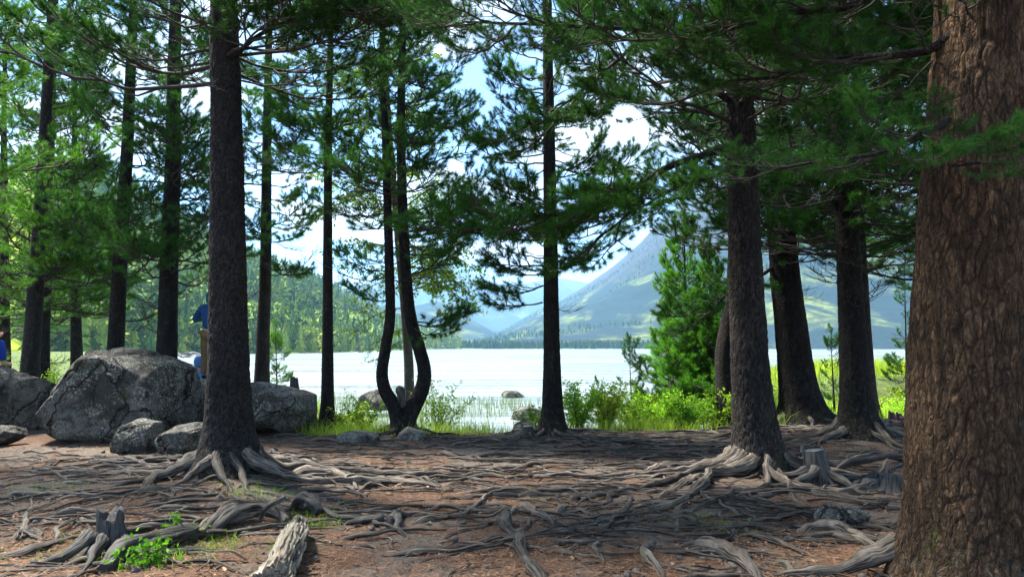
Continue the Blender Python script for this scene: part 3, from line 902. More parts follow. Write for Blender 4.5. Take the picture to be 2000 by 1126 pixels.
rock('rock', 'low dark stone in the lake beyond the two leaning pines', [(1584,744),(1598,736),(1616,743),(1614,748)], 50.0, .6, 61)
rock('rock', 'mossy hummock in the shallows beyond the forked pine', [(690,800),(708,770),(738,762),(770,776),(784,800)], 24.5, .7, 65)
for k, (a, b2) in enumerate([(322, 352), (348, 392), (388, 430)]):
    rock('rock', 'grey stony bank on the far shore below the wooded hill', [(a, 700), ((a * 2 + b2) / 3, 689), ((a + 2 * b2) / 3, 687), (b2, 700)], 206.0, 5, 70 + k, M_ROCK_PALE, group='rocks on the far shore')

# ------------------------------------------------------------------ people
M_BLUE = plain('blue_jacket', (0.012, 0.07, 0.2), 0.7, .2)
M_BLUE2 = plain('bright_blue_trousers', (0.015, 0.05, 0.32), 0.7, .2)
M_PALEBLUE = plain('pale_blue_jacket', (0.09, 0.24, 0.5), 0.7, .2)
M_TAN = plain('tan_trousers', (0.17, 0.1, 0.05), 0.8, .2)
M_DARKC = plain('dark_trousers', (0.02, 0.022, 0.03), 0.8, .2)
M_SKIN = plain('skin', (0.5, 0.27, 0.19), 0.5, .1)
M_HAIR = plain('hair', (0.03, 0.02, 0.015), 0.6, .2)
M_SHOE = plain('purple_shoe', (0.13, 0.03, 0.06), 0.6, .3)
M_SOLE = plain('dark_sole', (0.02, 0.02, 0.02), 0.7, .2)
M_WHITE = plain('white_trim', (0.6, 0.65, 0.75), 0.6, .1)
def skin_part(name, joints, edges, mat, parent, sub=2):
    """joints: {name: (x, y, z, rx, ry)}; grown into one smooth surface"""
    keys = list(joints)
    me = bpy.data.meshes.new(name)
    me.from_pydata([joints[k][:3] for k in keys], [(keys.index(a), keys.index(b_)) for a, b_ in edges], [])
    o = bpy.data.objects.new(name, me)
    col.objects.link(o)
    o.modifiers.new('skin', 'SKIN')
    sk = me.skin_vertices[0].data if me.skin_vertices else None
    if sk is None:
        bpy.context.view_layer.update()
        sk = me.skin_vertices[0].data
    for i, k in enumerate(keys):
        q = joints[k]
        sk[i].radius = (q[3], q[4] if len(q) > 4 else q[3])
        sk[i].use_root = (i == 0)
    md = o.modifiers.new('sub', 'SUBSURF'); md.levels = sub; md.render_levels = sub
    dg = bpy.context.evaluated_depsgraph_get()
    ev = bpy.data.meshes.new_from_object(o.evaluated_get(dg))
    bpy.data.objects.remove(o, do_unlink=True)
    ev.name = name
    ev.materials.clear(); ev.materials.append(mat)
    for p in ev.polygons: p.use_smooth = True
    return link(name, ev, parent)
def add_hand(J, E, wrist, d, up, key):
    """palm and five bent fingers; d along the hand, up across the palm's width"""
    d = np.array(d, float) / np.linalg.norm(d); u = np.array(up, float) / np.linalg.norm(up); nrm = np.cross(d, u)
    w_ = np.array(J[wrist][:3])
    pm = key + 'palm'
    J[pm] = (*(w_ + d * .07), .036, .018); E.append((wrist, pm))
    for f in range(4):
        o_ = u * (f - 1.5) * .02
        ln = [.06, .075, .07, .055][f]
        a, b_, c_ = key + f'a{f}', key + f'b{f}', key + f'c{f}'
        J[a] = (*(w_ + d * .1 + o_), .01); J[b_] = (*(w_ + d * (.1 + ln * .55) + o_ - nrm * .012), .009); J[c_] = (*(w_ + d * (.1 + ln) + o_ - nrm * .035), .008)
        E += [(pm, a), (a, b_), (b_, c_)]
    a, b_ = key + 'ta', key + 'tb'
    J[a] = (*(w_ + d * .05 + u * .045), .012); J[b_] = (*(w_ + d * .085 + u * .06 - nrm * .015), .01)
    E += [(pm, a), (a, b_)]
def person(name_label, base, J, clothes, face=True, hood=None, headk='head', rotz=0.0, hats=None):
    root = empty('person', base, name_label, 'person')
    root.rotation_euler = (0, 0, rotz)
    E = [('pelvis', 'spine'), ('spine', 'chest'), ('chest', 'neck'), ('neck', 'jaw'), ('jaw', 'head'), ('head', 'crown')]
    for s_ in 'LR':
        E += [('chest', 'sh' + s_), ('sh' + s_, 'el' + s_), ('el' + s_, 'wr' + s_), ('pelvis', 'hip' + s_), ('hip' + s_, 'kn' + s_), ('kn' + s_, 'an' + s_), ('an' + s_, 'toe' + s_)]
    cov = {k for c_ in clothes for k in c_[1]} - {'wrL', 'wrR', 'neck'}
    Jb = {k: ((*v[:3], *[q * .72 for q in v[3:]]) if k in cov else v) for k, v in J.items()}; Eb = list(E)
    for s_ in 'LR':
        w_, e_ = np.array(J['wr' + s_][:3]), np.array(J['el' + s_][:3])
        add_hand(Jb, Eb, 'wr' + s_, w_ - e_, (0, .3, 1) if s_ == 'L' else (0, -.3, 1), s_)
    skin_part('body', Jb, Eb, M_SKIN, root)
    for nm, keys, grow, mat in clothes:
        Jc = {k: (*J[k][:3], *[q * grow + .012 for q in J[k][3:]]) for k in keys}
        Ec = [(a, b_) for a, b_ in E if a in keys and b_ in keys]
        skin_part(nm, Jc, Ec, mat, root)
    return root
def std(pelvis_h=.95):
    z = pelvis_h
    J = dict(pelvis=(0, 0, z, .15, .11), spine=(0, 0, z + .2, .14, .1), chest=(0, 0, z + .38, .16, .11), neck=(0, .01, z + .54, .055), jaw=(0, .03, z + .6, .06, .065), head=(0, .025, z + .68, .078, .095), crown=(0, .01, z + .76, .06, .07))
    for s_, k in (('L', -1), ('R', 1)):
        J['sh' + s_] = (k * .18, 0, z + .46, .06); J['el' + s_] = (k * .25, 0, z + .18, .045); J['wr' + s_] = (k * .25, .08, z - .05, .03)
        J['hip' + s_] = (k * .095, 0, z - .07, .09); J['kn' + s_] = (k * .1, .02, .5, .062); J['an' + s_] = (k * .1, 0, .09, .04); J['toe' + s_] = (k * .11, .16, .035, .038, .03)
    return J
# standing, back turned, elbow out, hood up
J = std()
J['elL'] = (-.34, .1, 1.17, .05); J['wrL'] = (-.2, .32, 1.22, .032); J['elR'] = (.36, .1, 1.17, .05); J['wrR'] = (.15, .32, 1.22, .032)
J['hood'] = (0, -.02, 1.64, .11)
b0 = P(408, 740, 14.3)
pr = person('person in dark blue hooded jacket and tan trousers standing on the rock', b0, J,
       [('jacket', ['pelvis', 'spine', 'chest', 'neck', 'shL', 'shR', 'elL', 'elR', 'wrL', 'wrR', 'hipL', 'hipR'][:10], 1.12, M_BLUE), ('trousers', ['pelvis', 'hipL', 'hipR', 'knL', 'knR', 'anL', 'anR'], 1.06, M_TAN), ], rotz=.15)
for s_ in 'LR':
    skin_part('shoe', {'a': (*J['an' + s_][:3], .05), 'b': (J['an' + s_][0], .03, .045, .05, .045), 'c': (*J['toe' + s_][:3], .046, .04)}, [('a', 'b'), ('b', 'c')], M_SOLE, pr)
skin_part('hood', {'n': (0, -.02, 1.47, .1), 'h': (0, -.025, 1.6, .115, .12), 'c': (0, -.02, 1.7, .1, .1), 't': (0, -.01, 1.755, .05)}, [('n', 'h'), ('h', 'c'), ('c', 't')], M_BLUE, pr)
# seated, hooded, behind the boulder
J = std(.12)
for s_, k in (('L', -1), ('R', 1)):
    J['hip' + s_] = (k * .1, .03, .1, .09); J['kn' + s_] = (k * .14, .42, .32, .062); J['an' + s_] = (k * .13, .62, -.05, .04); J['toe' + s_] = (k * .14, .78, -.12, .038, .03)
    J['el' + s_] = (k * .26, .12, .32, .045); J['wr' + s_] = (k * .1, .36, .36, .03)
b0 = P(387, 778, 15.3)
ps = person('person in pale blue hooded jacket sitting low beside the standing person', b0, J,
       [('jacket', ['pelvis', 'spine', 'chest', 'neck', 'shL', 'shR', 'elL', 'elR', 'wrL', 'wrR'], 1.14, M_PALEBLUE), ('trousers', ['pelvis', 'hipL', 'hipR', 'knL', 'knR', 'anL', 'anR'], 1.06, M_DARKC)])
skin_part('hood', {'n': (0, -.02, .64, .1), 'h': (0, -.02, .78, .12, .125), 'c': (0, -.02, .87, .1, .1), 't': (0, -.01, .92, .05)}, [('n', 'h'), ('h', 'c'), ('c', 't')], M_PALEBLUE, ps)
# seated on the pale boulder, mostly beyond the frame: knee drawn up, hand on it
J = std(.12)
for s_, k in (('L', 1), ('R', -1)):
    J['hip' + s_] = (.05, k * .1, .1, .09); J['kn' + s_] = (.42, k * .12, .36, .066); J['an' + s_] = (.48, k * .12, .0, .042); J['toe' + s_] = (.64, k * .13, -.06, .038, .03)
    J['sh' + s_] = (.05, k * .18, .56, .06); J['el' + s_] = (.22, k * .24, .36, .045); J['wr' + s_] = (.36, k * .13, .44, .03)
J['spine'] = (0, 0, .32, .14, .1); J['chest'] = (.03, 0, .5, .15, .12); J['neck'] = (.05, 0, .66, .055); J['jaw'] = (.08, 0, .72, .06, .065); J['head'] = (.075, 0, .8, .08, .09); J['crown'] = (.06, 0, .88, .06, .07)
b0 = P(-56, 706, 12.9)
pl = person('person in bright blue trousers sitting on the pale boulder, knee up', b0, J,
       [('shirt', ['pelvis', 'spine', 'chest', 'neck', 'shL', 'shR', 'elL', 'elR'], 1.1, M_PALEBLUE), ('trousers', ['pelvis', 'hipL', 'hipR', 'knL', 'knR', 'anL', 'anR'], 1.2, M_BLUE2)])
skin_part('hair', {'a': (.05, 0, .78, .085, .095), 'b': (.045, 0, .86, .085, .09), 'c': (.05, 0, .91, .04)}, [('a', 'b'), ('b', 'c')], M_HAIR, pl)
# resting person behind the big trunk: only a shoe and shin show
J = std(.12)
J.update(pelvis=(0, 0, .12, .13, .11), spine=(.22, 0, .13, .13, .1), chest=(.42, 0, .15, .15, .11), neck=(.58, 0, .17, .055), jaw=(.64, 0, .19, .06), head=(.72, 0, .2, .085, .08), crown=(.8, 0, .2, .06))
for s_, k in (('L', -1), ('R', 1)):
    J['sh' + s_] = (.5, k * .17, .14, .06); J['el' + s_] = (.3, k * .3, .08, .045); J['wr' + s_] = (.1, k * .2, .14, .03)
    J['hip' + s_] = (-.08, k * .1, .12, .085); J['kn' + s_] = (-.45, k * .13, .16, .062); J['an' + s_] = (-.86, k * .12, .09, .042); J['toe' + s_] = (-.93, k * .14, .23, .036, .03)
sb = P(1756, 828, 12.6)
b0 = np.array([sb[0] + .86, sb[1], max(H(sb[0] + .5, sb[1]), sb[2] - .06)])
pf = person('person lying behind the big brown trunk, one purple shoe showing', b0, J,
       [('jacket', ['pelvis', 'spine', 'chest', 'neck', 'shL', 'shR', 'elL', 'elR', 'wrL', 'wrR'], 1.12, M_PALEBLUE), ('trousers', ['pelvis', 'hipL', 'hipR', 'knL', 'knR', 'anL', 'anR'], 1.08, M_DARKC)])
for s_ in 'LR':
    a = J['an' + s_]
    sh = skin_part('shoe', {'heel': (a[0] - .03, a[1], a[2] - .03, .05), 'mid': (a[0] - .05, a[1], a[2] + .06, .05, .055), 'toe': (a[0] - .05, a[1], a[2] + .18, .045, .042)}, [('heel', 'mid'), ('mid', 'toe')], M_SHOE, pf)
    so = skin_part('sole', {'a': (a[0] - .095, a[1], a[2] - .05, .04, .016), 'b': (a[0] - .1, a[1], a[2] + .08, .042, .016), 'c': (a[0] - .09, a[1], a[2] + .2, .038, .014)}, [('a', 'b'), ('b', 'c')], M_SOLE, sh)
    skin_part('sock', {'a': (a[0] + .03, a[1], a[2] + .0, .05), 'b': (a[0] + .09, a[1], a[2] + .01, .052)}, [('a', 'b')], M_WHITE, pf)

# ------------------------------------------------------------------ branch patterns (shared by all pines)
def rodr(v, ax, a):
    ax = ax / np.linalg.norm(ax)
    return v * math.cos(a) + np.cross(ax, v) * math.sin(a) + ax * ax.dot(v) * (1 - math.cos(a))
def tuft(mesh, r, p, d, length, count, nl, nw, mat=1):
    """needles radiating from the last stretch of a twig"""
    d = d / np.linalg.norm(d)
    a = np.cross(d, [0.3, 0.2, 1.0]); a /= np.linalg.norm(a); b_ = np.cross(d, a)
    s = r.uniform(0, 1, count)
    base = p[None] + d[None] * (s * length)[:, None]
    az = r.uniform(0, 2 * np.pi, count)
    el = np.radians(r.uniform(25, 105, count) * (1 - 0.55 * s))
    nd = d[None] * np.cos(el)[:, None] + (a[None] * np.cos(az)[:, None] + b_[None] * np.sin(az)[:, None]) * np.sin(el)[:, None]
    L = nl * r.uniform(.75, 1.15, count)
    tip = base + nd * L[:, None] - np.array([0, 0, .012]) * (L / .1)[:, None]
    side = np.cross(nd, r.normal(size=(count, 3))); side /= np.linalg.norm(side, axis=1, keepdims=True)
    side *= nw * .5
    V = np.stack([base - side, base + side, tip], 1).reshape(-1, 3)
    mesh.add(V, tris=np.arange(3 * count).reshape(-1, 3), mat=mat)
def branch_mesh(seed, L, tufts_per=0.11, count=34, nl=.1, nw=.0062, bare=False, dens=1.0):
    r = np.random.default_rng(seed)
    m = Mesh()
    n = 12
    s = np.linspace(0, 1, n)
    droop = r.uniform(.02, .12)
    up = r.uniform(.14, .34)
    wob = np.cumsum(r.normal(0, .018, (n, 2)), 0)
    axis_ = np.stack([L * s * .97, L * wob[:, 0], L * (-droop * np.sin(s * np.pi * .8) + up * s ** 2.2 + wob[:, 1] * .6)], 1)
    m.tube(axis_, np.interp(s, [0, 1], [.008 + .007 * L, .004]), 5, 0)
    ends = []
    k = 0
    f = 0.24 + r.uniform(0, .08)
    while f < .97:
        p = np.array([np.interp(f, s, axis_[:, i]) for i in range(3)])
        i = min(int(f * (n - 1)), n - 2)
        t = axis_[i + 1] - axis_[i]; t /= np.linalg.norm(t)
        side = 1 if k % 2 else -1
        ang = side * math.radians(r.uniform(38, 68))
        d = rodr(t, np.array([0, 0, 1.0]), ang)
        d[2] += r.uniform(-.12, .3)
        d /= np.linalg.norm(d)
        l = L * (.13 + .26 * math.sin(min(1, (1 - f) * 1.25 + .12) * np.pi * .5)) * r.uniform(.55, 1.1)
        q = np.linspace(0, 1, 6)[:, None]
        sub = p + d * l * q + np.array([0, 0, 1]) * l * (.16 * q ** 2 - .06 * q) + np.cumsum(r.normal(0, .02 * l, (6, 3)), 0) * (q > 0)
        m.tube(sub, np.linspace(.009 + .002 * L, .0035, 6), 4, 0, cap=False)
        ends.append((sub, l))
        f += (.045 + .04 / L) * r.uniform(.6, 1.3) / dens
        k += 1
    ends.append((axis_[n // 2:], L * .5))
    for sub, l in ends:
        ln = np.concatenate([[0], np.cumsum(np.linalg.norm(np.diff(sub, axis=0), axis=1))])
        x = ln[-1] * r.uniform(.35, .5)
        j = 0
        while x < ln[-1]:
            p = np.array([np.interp(x, ln, sub[:, i]) for i in range(3)])
            i = min(np.searchsorted(ln, x), len(sub) - 1)
            t = sub[i] - sub[i - 1]; t /= max(np.linalg.norm(t), 1e-6)
            d = rodr(t, np.array([0, 0, 1.0]), (1 if j % 2 else -1) * math.radians(r.uniform(25, 60)))
            d[2] += r.uniform(-.05, .45); d /= np.linalg.norm(d)
            tl = r.uniform(.09, .24) * (1.0 if not bare else 1.6)
            e = p + d * tl
            m.tube([p, (p + e) / 2 + r.normal(0, .008, 3), e], [.0045, .0038, .0028], 3, 0, cap=False)
            if not bare:
                tuft(m, r, e - d * .07, d, .10, int(count * r.uniform(.7, 1.2)), nl * r.uniform(.85, 1.1), nw)
            x += tufts_per * r.uniform(.6, 1.4); j += 1
        if not bare:
            t = sub[-1] - sub[-2]
            tuft(m, r, sub[-1] - t / np.linalg.norm(t) * .08, t, .13, int(count * 1.25), nl, nw)
    return m
TEMPL = {}
ARR = {}
for key, L, args in (('short', .9, dict(count=95, tufts_per=.15, nw=.0056)), ('mid', 1.6, dict(count=95, tufts_per=.185, nw=.0058)), ('long', 2.4, dict(count=95, tufts_per=.205, nw=.006, dens=.9)),
                     ('dead', 1.2, dict(bare=True, dens=.7)), ('near', 1.5, dict(count=130, nw=.0034, nl=.115, tufts_per=.15))):
    TEMPL[key] = []
    for s in range(5):
        mm = branch_mesh(500 + s * 17 + int(L * 100), L, **args)
        TEMPL[key].append((mm.build('branch', [M_TWIG, M_NEEDLE]), L))
        ARR.setdefault(key, []).append((mm.arrays(), L))
def pick(length, near=False):
    if near: k = 'near'
    elif length < 1.2: k = 'short'
    elif length < 2.0: k = 'mid'
    else: k = 'long'
    me, L = TEMPL[k][rng.integers(0, 5)]
    return me, length / L
def basis(p, d, roll, s):
    d = Vector([float(c) for c in d]).normalized()
    up = Vector((0, 0, 1))
    y = up.cross(d)
    if y.length < 1e-3: y = Vector((0, 1, 0))
    y.normalize()
    z = d.cross(y)
    R = Matrix((d, y, z)).transposed().to_4x4()
    return Matrix.Translation([float(c) for c in p]) @ R @ Matrix.Rotation(roll, 4, 'X') @ Matrix.Diagonal((s, s * rng.choice([-1, 1]) if False else s, s, 1))
def add_branch(parent, base, p, d, length, tint, near=False, dead=False, name='branch'):
    if dead:
        me, L = TEMPL['dead'][rng.integers(0, 5)]; s = length / L
    else:
        me, s = pick(length, near)
    o = link(name, me, parent, basis(np.asarray(p) - base, d, rng.uniform(-.5, .5), s))
    v = rng.uniform(.8, 1.2)
    o.color = (tint[0] * v, tint[1] * v, tint[2] * v, 1)
    return o

# ------------------------------------------------------------------ trunks
def trunk_mesh(pts, r_eye, Hh, ground, seed, mat, sides=28, step=.1, lobes=6, flare=.35, bark=.006, bs=.05, stretch=.5, lobe_amp=1.0):
    r = np.random.default_rng(seed)
    ln = np.linalg.norm(np.diff(pts, axis=0), axis=1).sum()
    n = max(24, int(ln / step))
    c = spline(pts, n)
    z = c[:, 2]
    h = np.maximum(z - ground, 0)
    rr = r_eye * np.clip(1 - .93 * (z - 1.5) / max(Hh - 1.5, .5), .05, 1.3)
    if Hh < 7: rr = r_eye * np.clip(1 - .92 * h / (Hh - ground), .06, 1)
    ths = np.sort(np.linspace(0, 2 * np.pi, lobes, endpoint=False) + r.uniform(-.3, .3, lobes))
    am = r.uniform(.5, 1.2, lobes) * lobe_amp
    ex = {}
    def disp(th, idx):
        hh = h[:, None]
        f = 1 + flare * np.exp(-hh / .5) + 0 * th[None]
        for a_, w_ in zip(ths, am):
            lob = np.maximum(0, np.cos(th - a_))[None] ** 7
            f = f + w_ * lob * (.75 * np.exp(-hh / .17) + .16 * np.exp(-hh / .6))
        R = rr[:, None] * np.ones_like(th)[None]
        q = np.stack([np.cos(th)[None] * R, np.sin(th)[None] * R, z[:, None] + 0 * R], -1).reshape(-1, 3)
        lump = fbm(q * 3.5 + seed, seed, 3).reshape(R.shape) * .045
        f = f + lump
        if bark > 0:
            qq = q.copy(); qq[:, 2] *= stretch
            qq = qq / bs + .35 * np.stack([vnoise(q * 9, seed + k) for k in range(3)], 1)
            f1, f2, idv = worley(qq, seed)
            g1, g2, gid = worley(qq * 2.3 + 5, seed + 20)
            pl = sstep(0.02, .24, f2 - f1) * (.5 + .6 * idv + .35 * gid * sstep(0, .2, g2 - g1)) + .2 * fbm(q * 60, seed + 4, 2)
            ex['cleft'] = 1 - sstep(0.0, .16, f2 - f1) * (.55 + .45 * sstep(0, .15, g2 - g1)); ex['plate'] = sstep(.55, 1, idv) * .6 + sstep(.6, 1, gid) * .4
            f = f + (pl.reshape(R.shape) - .6) * bark / np.maximum(R, .03)
        return f
    V, Q, T, uv = tube(c, rr, sides, True, disp)
    hv = np.concatenate([np.repeat(h, sides), h[:1], h[-1:]])
    at = {'foot': np.exp(-hv / .45)}
    for k_, a_ in ex.items(): at[k_] = np.concatenate([a_, [0, 0]])
    return V, Q, T, uv, at, c
def at_z(c, z):
    return np.array([np.interp(z, c[:, 2], c[:, i]) for i in range(3)])
M_CONE = None
def pine(key, label, mat, Hh, crown, Lmax, dz=.5, nb=4, tint=(1, 1, 1), sides=28, step=.1, flare=.35, bark=0.0, bs=.05, stretch=.5, droop=(-14, 14), prof=1.0, dead=8, dead_z=None,
         data=None, name='pine_tree', near=False, skip=None, cat='tree', group=None, lobes=6, lo_scale=1.0, lobe_amp=1.0):
    d = data or TREES[key]
    seed = abs(hash(key)) % 1000 if False else sum(ord(ch) * (i + 3) for i, ch in enumerate(key)) % 997
    pts = d.get('world') or [P(x, y, d['Y']) for x, y in d['px']]
    base = pts[0].copy(); g = H(base[0], base[1])
    base[2] = g
    foot = pts[0].copy(); foot[2] = g - .25
    pts = [foot] + [p for p in pts if p[2] > g + .12]
    if len(pts) < 3: pts.insert(1, (pts[0] + pts[-1]) / 2)
    top = pts[-1]; dirn = (pts[-1] - pts[-2]) / np.linalg.norm(pts[-1] - pts[-2])
    if top[2] < Hh:
        k = (Hh - top[2]) / max(dirn[2], .5)
        pts.append(top + (dirn * .6 + np.array([0, 0, .4])) * k)
    root = empty(name, base, label, cat, group)
    d['root'] = root; d['base'] = base
    V, Q, T, uv, ft, c = trunk_mesh(np.array(pts), d['r'], Hh, g, seed, mat, sides, step, lobes, flare, bark, bs, stretch, lobe_amp=lobe_amp)
    link('trunk', make_mesh('trunk', V - base, [Q, T], mat, uv, attr=ft), root)
    d['axis'] = c
    r = np.random.default_rng(seed + 1)
    # the crown's top is one mesh, the branches below it are its sub-parts
    m = Mesh()
    for q in range(5):
        (Va, Qa, Ta, mq, mt, UVa), L = ARR['short'][q]
        a = q * 1.3; e = .9 if q else 1.5
        Mx = np.array(basis((0, 0, 0), (math.cos(a) * math.cos(e), math.sin(a) * math.cos(e), math.sin(e)), 0, 1.0))[:3, :3]
        off = at_z(c, Hh - .25 - .3 * (q > 0)) - base
        Vb = Va @ Mx.T * min(1.0, max(.35, Lmax * .5)) + off
        n0 = m.n
        m.V.append(Vb); m.UV.append(UVa); m.Q.append(Qa + n0); m.mq.append(mq); m.T.append(Ta + n0); m.mt.append(mt); m.n += len(Vb)
    crown_o = link('crown', m.build('crown', [M_TWIG, M_NEEDLE]), root)
    crown_o.color = (*tint, 1)
    d['crown'] = crown_o
    z = crown
    while z < Hh - .3:
        f = (z - crown) / (Hh - crown)
        for k in range(nb):
            zz = z + r.uniform(-.5, .5) * dz
            az = r.uniform(0, 2 * np.pi)
            if skip and skip(az, zz): continue
            L = Lmax * (1 - f * .8) ** prof * r.uniform(.6, 1.15) * (lo_scale if f < .12 else 1)
            el = math.radians(r.uniform(*droop) + 45 * f ** 1.5)
            dv = (math.cos(az) * math.cos(el), math.sin(az) * math.cos(el), math.sin(el))
            p = at_z(c, zz)
            add_branch(crown_o, base, p, dv, max(.3, L), tint, near)
        z += dz * (1 + 1.2 * f) * (4.5 if z > 2.3 + .5 * d['Y'] else 1)   # unseen upper crown thinned to let more light reach the ground
    for k in range(dead):
        z0, z1 = dead_z or (max(g + 1.2, crown - 1.6), crown + 1.5)
        zz = r.uniform(z0, z1); az = r.uniform(0, 2 * np.pi); el = math.radians(r.uniform(-35, 10))
        add_branch(crown_o, base, at_z(c, zz), (math.cos(az) * math.cos(el), math.sin(az) * math.cos(el), math.sin(el)), r.uniform(.5, 1.3), (1, 1, 1), dead=True, name='dead_branch')
    return root
def toward(key, A, B, tint=(1, 1, 1), near=False, dead=False):
    """a branch of tree `key` from photo point A to photo point B, each (px, py, distance)"""
    a, b_ = P(*A), P(*B)
    d = TREES[key]
    add_branch(d['crown'], d['base'], a, b_ - a, np.linalg.norm(b_ - a), tint, near, dead, 'dead_branch' if dead else 'branch')
def limb(key, pts, r0, r1, side_len, n_side, tint, near=False, s0=.25, mat=None, seed=1, tipl=1.0):
    """a thick limb with foliage branches along it"""
    d = TREES[key]; r = np.random.default_rng(seed)
    c = spline([P(*p) for p in pts], 60)
    s = np.linspace(0, 1, 60)
    m = Mesh()
    c2 = c + .02 * np.stack([n1(s * 9, seed), n1(s * 9, seed + 1), n1(s * 9, seed + 2)], 1)
    m.tube(c2, r0 + (r1 - r0) * s ** .8, 10, 0)
    lo = link('limb', m.build('limb', mat or M_BARK_DARK, offset=d['base']), d['root'])
    for k in range(n_side):
        f = s0 + (1 - s0) * (k + r.uniform(0, .8)) / n_side
        i = min(int(f * 59), 57)
        t = c2[i + 1] - c2[i]; t /= np.linalg.norm(t)
        dv = rodr(t, np.array([0, 0, 1.0]), (1 if k % 2 else -1) * math.radians(r.uniform(20, 75)))
        dv[2] += r.uniform(-.3, .35)
        add_branch(lo, d['base'], c2[i], dv, side_len * r.uniform(.6, 1.15), tint, near)
    t = c2[-1] - c2[-4]
    add_branch(lo, d['base'], c2[-1], t, side_len * tipl, tint, near)

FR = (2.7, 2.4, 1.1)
DK = (.72, .8, .72)  # canopy shade put into the needle tint, mainly for the right-hand pines
YG = (2.3, 2.0, 1.0)  # yellow-green: sunlight on the left pines put into the needle tint
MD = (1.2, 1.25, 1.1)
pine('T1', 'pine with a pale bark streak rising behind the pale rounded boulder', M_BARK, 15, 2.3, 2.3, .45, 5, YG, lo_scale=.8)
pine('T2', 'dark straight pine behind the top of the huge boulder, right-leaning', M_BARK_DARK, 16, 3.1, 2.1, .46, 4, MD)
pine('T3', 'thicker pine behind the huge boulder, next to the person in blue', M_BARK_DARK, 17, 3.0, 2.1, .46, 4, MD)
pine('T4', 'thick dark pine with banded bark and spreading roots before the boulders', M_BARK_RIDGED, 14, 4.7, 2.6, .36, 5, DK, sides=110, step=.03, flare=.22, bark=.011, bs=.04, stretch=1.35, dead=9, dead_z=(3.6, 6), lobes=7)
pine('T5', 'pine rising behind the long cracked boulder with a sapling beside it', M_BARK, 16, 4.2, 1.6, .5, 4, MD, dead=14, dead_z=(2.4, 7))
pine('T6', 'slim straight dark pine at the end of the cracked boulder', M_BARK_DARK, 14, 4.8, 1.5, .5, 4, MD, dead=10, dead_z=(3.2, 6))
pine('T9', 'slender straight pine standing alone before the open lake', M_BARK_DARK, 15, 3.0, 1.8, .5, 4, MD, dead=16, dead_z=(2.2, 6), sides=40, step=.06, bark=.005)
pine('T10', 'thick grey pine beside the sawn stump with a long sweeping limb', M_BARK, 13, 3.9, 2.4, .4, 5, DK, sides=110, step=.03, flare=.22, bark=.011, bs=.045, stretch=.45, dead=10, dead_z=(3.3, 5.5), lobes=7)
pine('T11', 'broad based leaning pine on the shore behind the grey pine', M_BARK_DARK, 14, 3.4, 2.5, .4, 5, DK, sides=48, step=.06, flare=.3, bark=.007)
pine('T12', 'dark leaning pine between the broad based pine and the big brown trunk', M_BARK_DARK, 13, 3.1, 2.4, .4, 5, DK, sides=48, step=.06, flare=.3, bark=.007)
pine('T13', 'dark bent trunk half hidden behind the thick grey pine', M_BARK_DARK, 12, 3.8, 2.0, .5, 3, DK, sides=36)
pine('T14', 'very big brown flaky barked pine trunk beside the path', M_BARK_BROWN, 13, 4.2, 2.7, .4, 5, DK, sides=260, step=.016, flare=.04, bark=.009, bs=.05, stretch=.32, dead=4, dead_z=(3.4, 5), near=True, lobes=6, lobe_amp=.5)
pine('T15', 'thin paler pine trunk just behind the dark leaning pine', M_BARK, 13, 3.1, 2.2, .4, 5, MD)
# trees further back
def back(key, label, Y, px, r, *a, **kw):
    TREES[key] = dict(Y=Y, px=px, r=r)
    pine(key, label, *a, **kw)
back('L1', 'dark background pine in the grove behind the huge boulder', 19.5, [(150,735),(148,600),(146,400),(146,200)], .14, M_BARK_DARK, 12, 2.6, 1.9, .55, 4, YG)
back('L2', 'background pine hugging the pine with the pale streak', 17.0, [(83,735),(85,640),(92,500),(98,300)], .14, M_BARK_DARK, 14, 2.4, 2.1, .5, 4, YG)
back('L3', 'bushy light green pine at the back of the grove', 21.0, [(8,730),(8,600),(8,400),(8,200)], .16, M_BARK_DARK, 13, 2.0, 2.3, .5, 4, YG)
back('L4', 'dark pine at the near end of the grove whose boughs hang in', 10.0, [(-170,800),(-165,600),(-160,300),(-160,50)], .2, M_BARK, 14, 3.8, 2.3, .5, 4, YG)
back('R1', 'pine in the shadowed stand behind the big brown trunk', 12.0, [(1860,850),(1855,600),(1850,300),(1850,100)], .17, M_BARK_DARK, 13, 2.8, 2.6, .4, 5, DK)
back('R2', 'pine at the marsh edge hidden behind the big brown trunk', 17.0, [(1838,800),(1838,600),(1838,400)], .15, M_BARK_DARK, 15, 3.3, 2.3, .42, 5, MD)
back('R3', 'pine standing in shade beyond the big brown trunk', 8.5, [(2080,900),(2080,600),(2080,300)], .2, M_BARK, 13, 3.4, 2.6, .42, 5, DK)

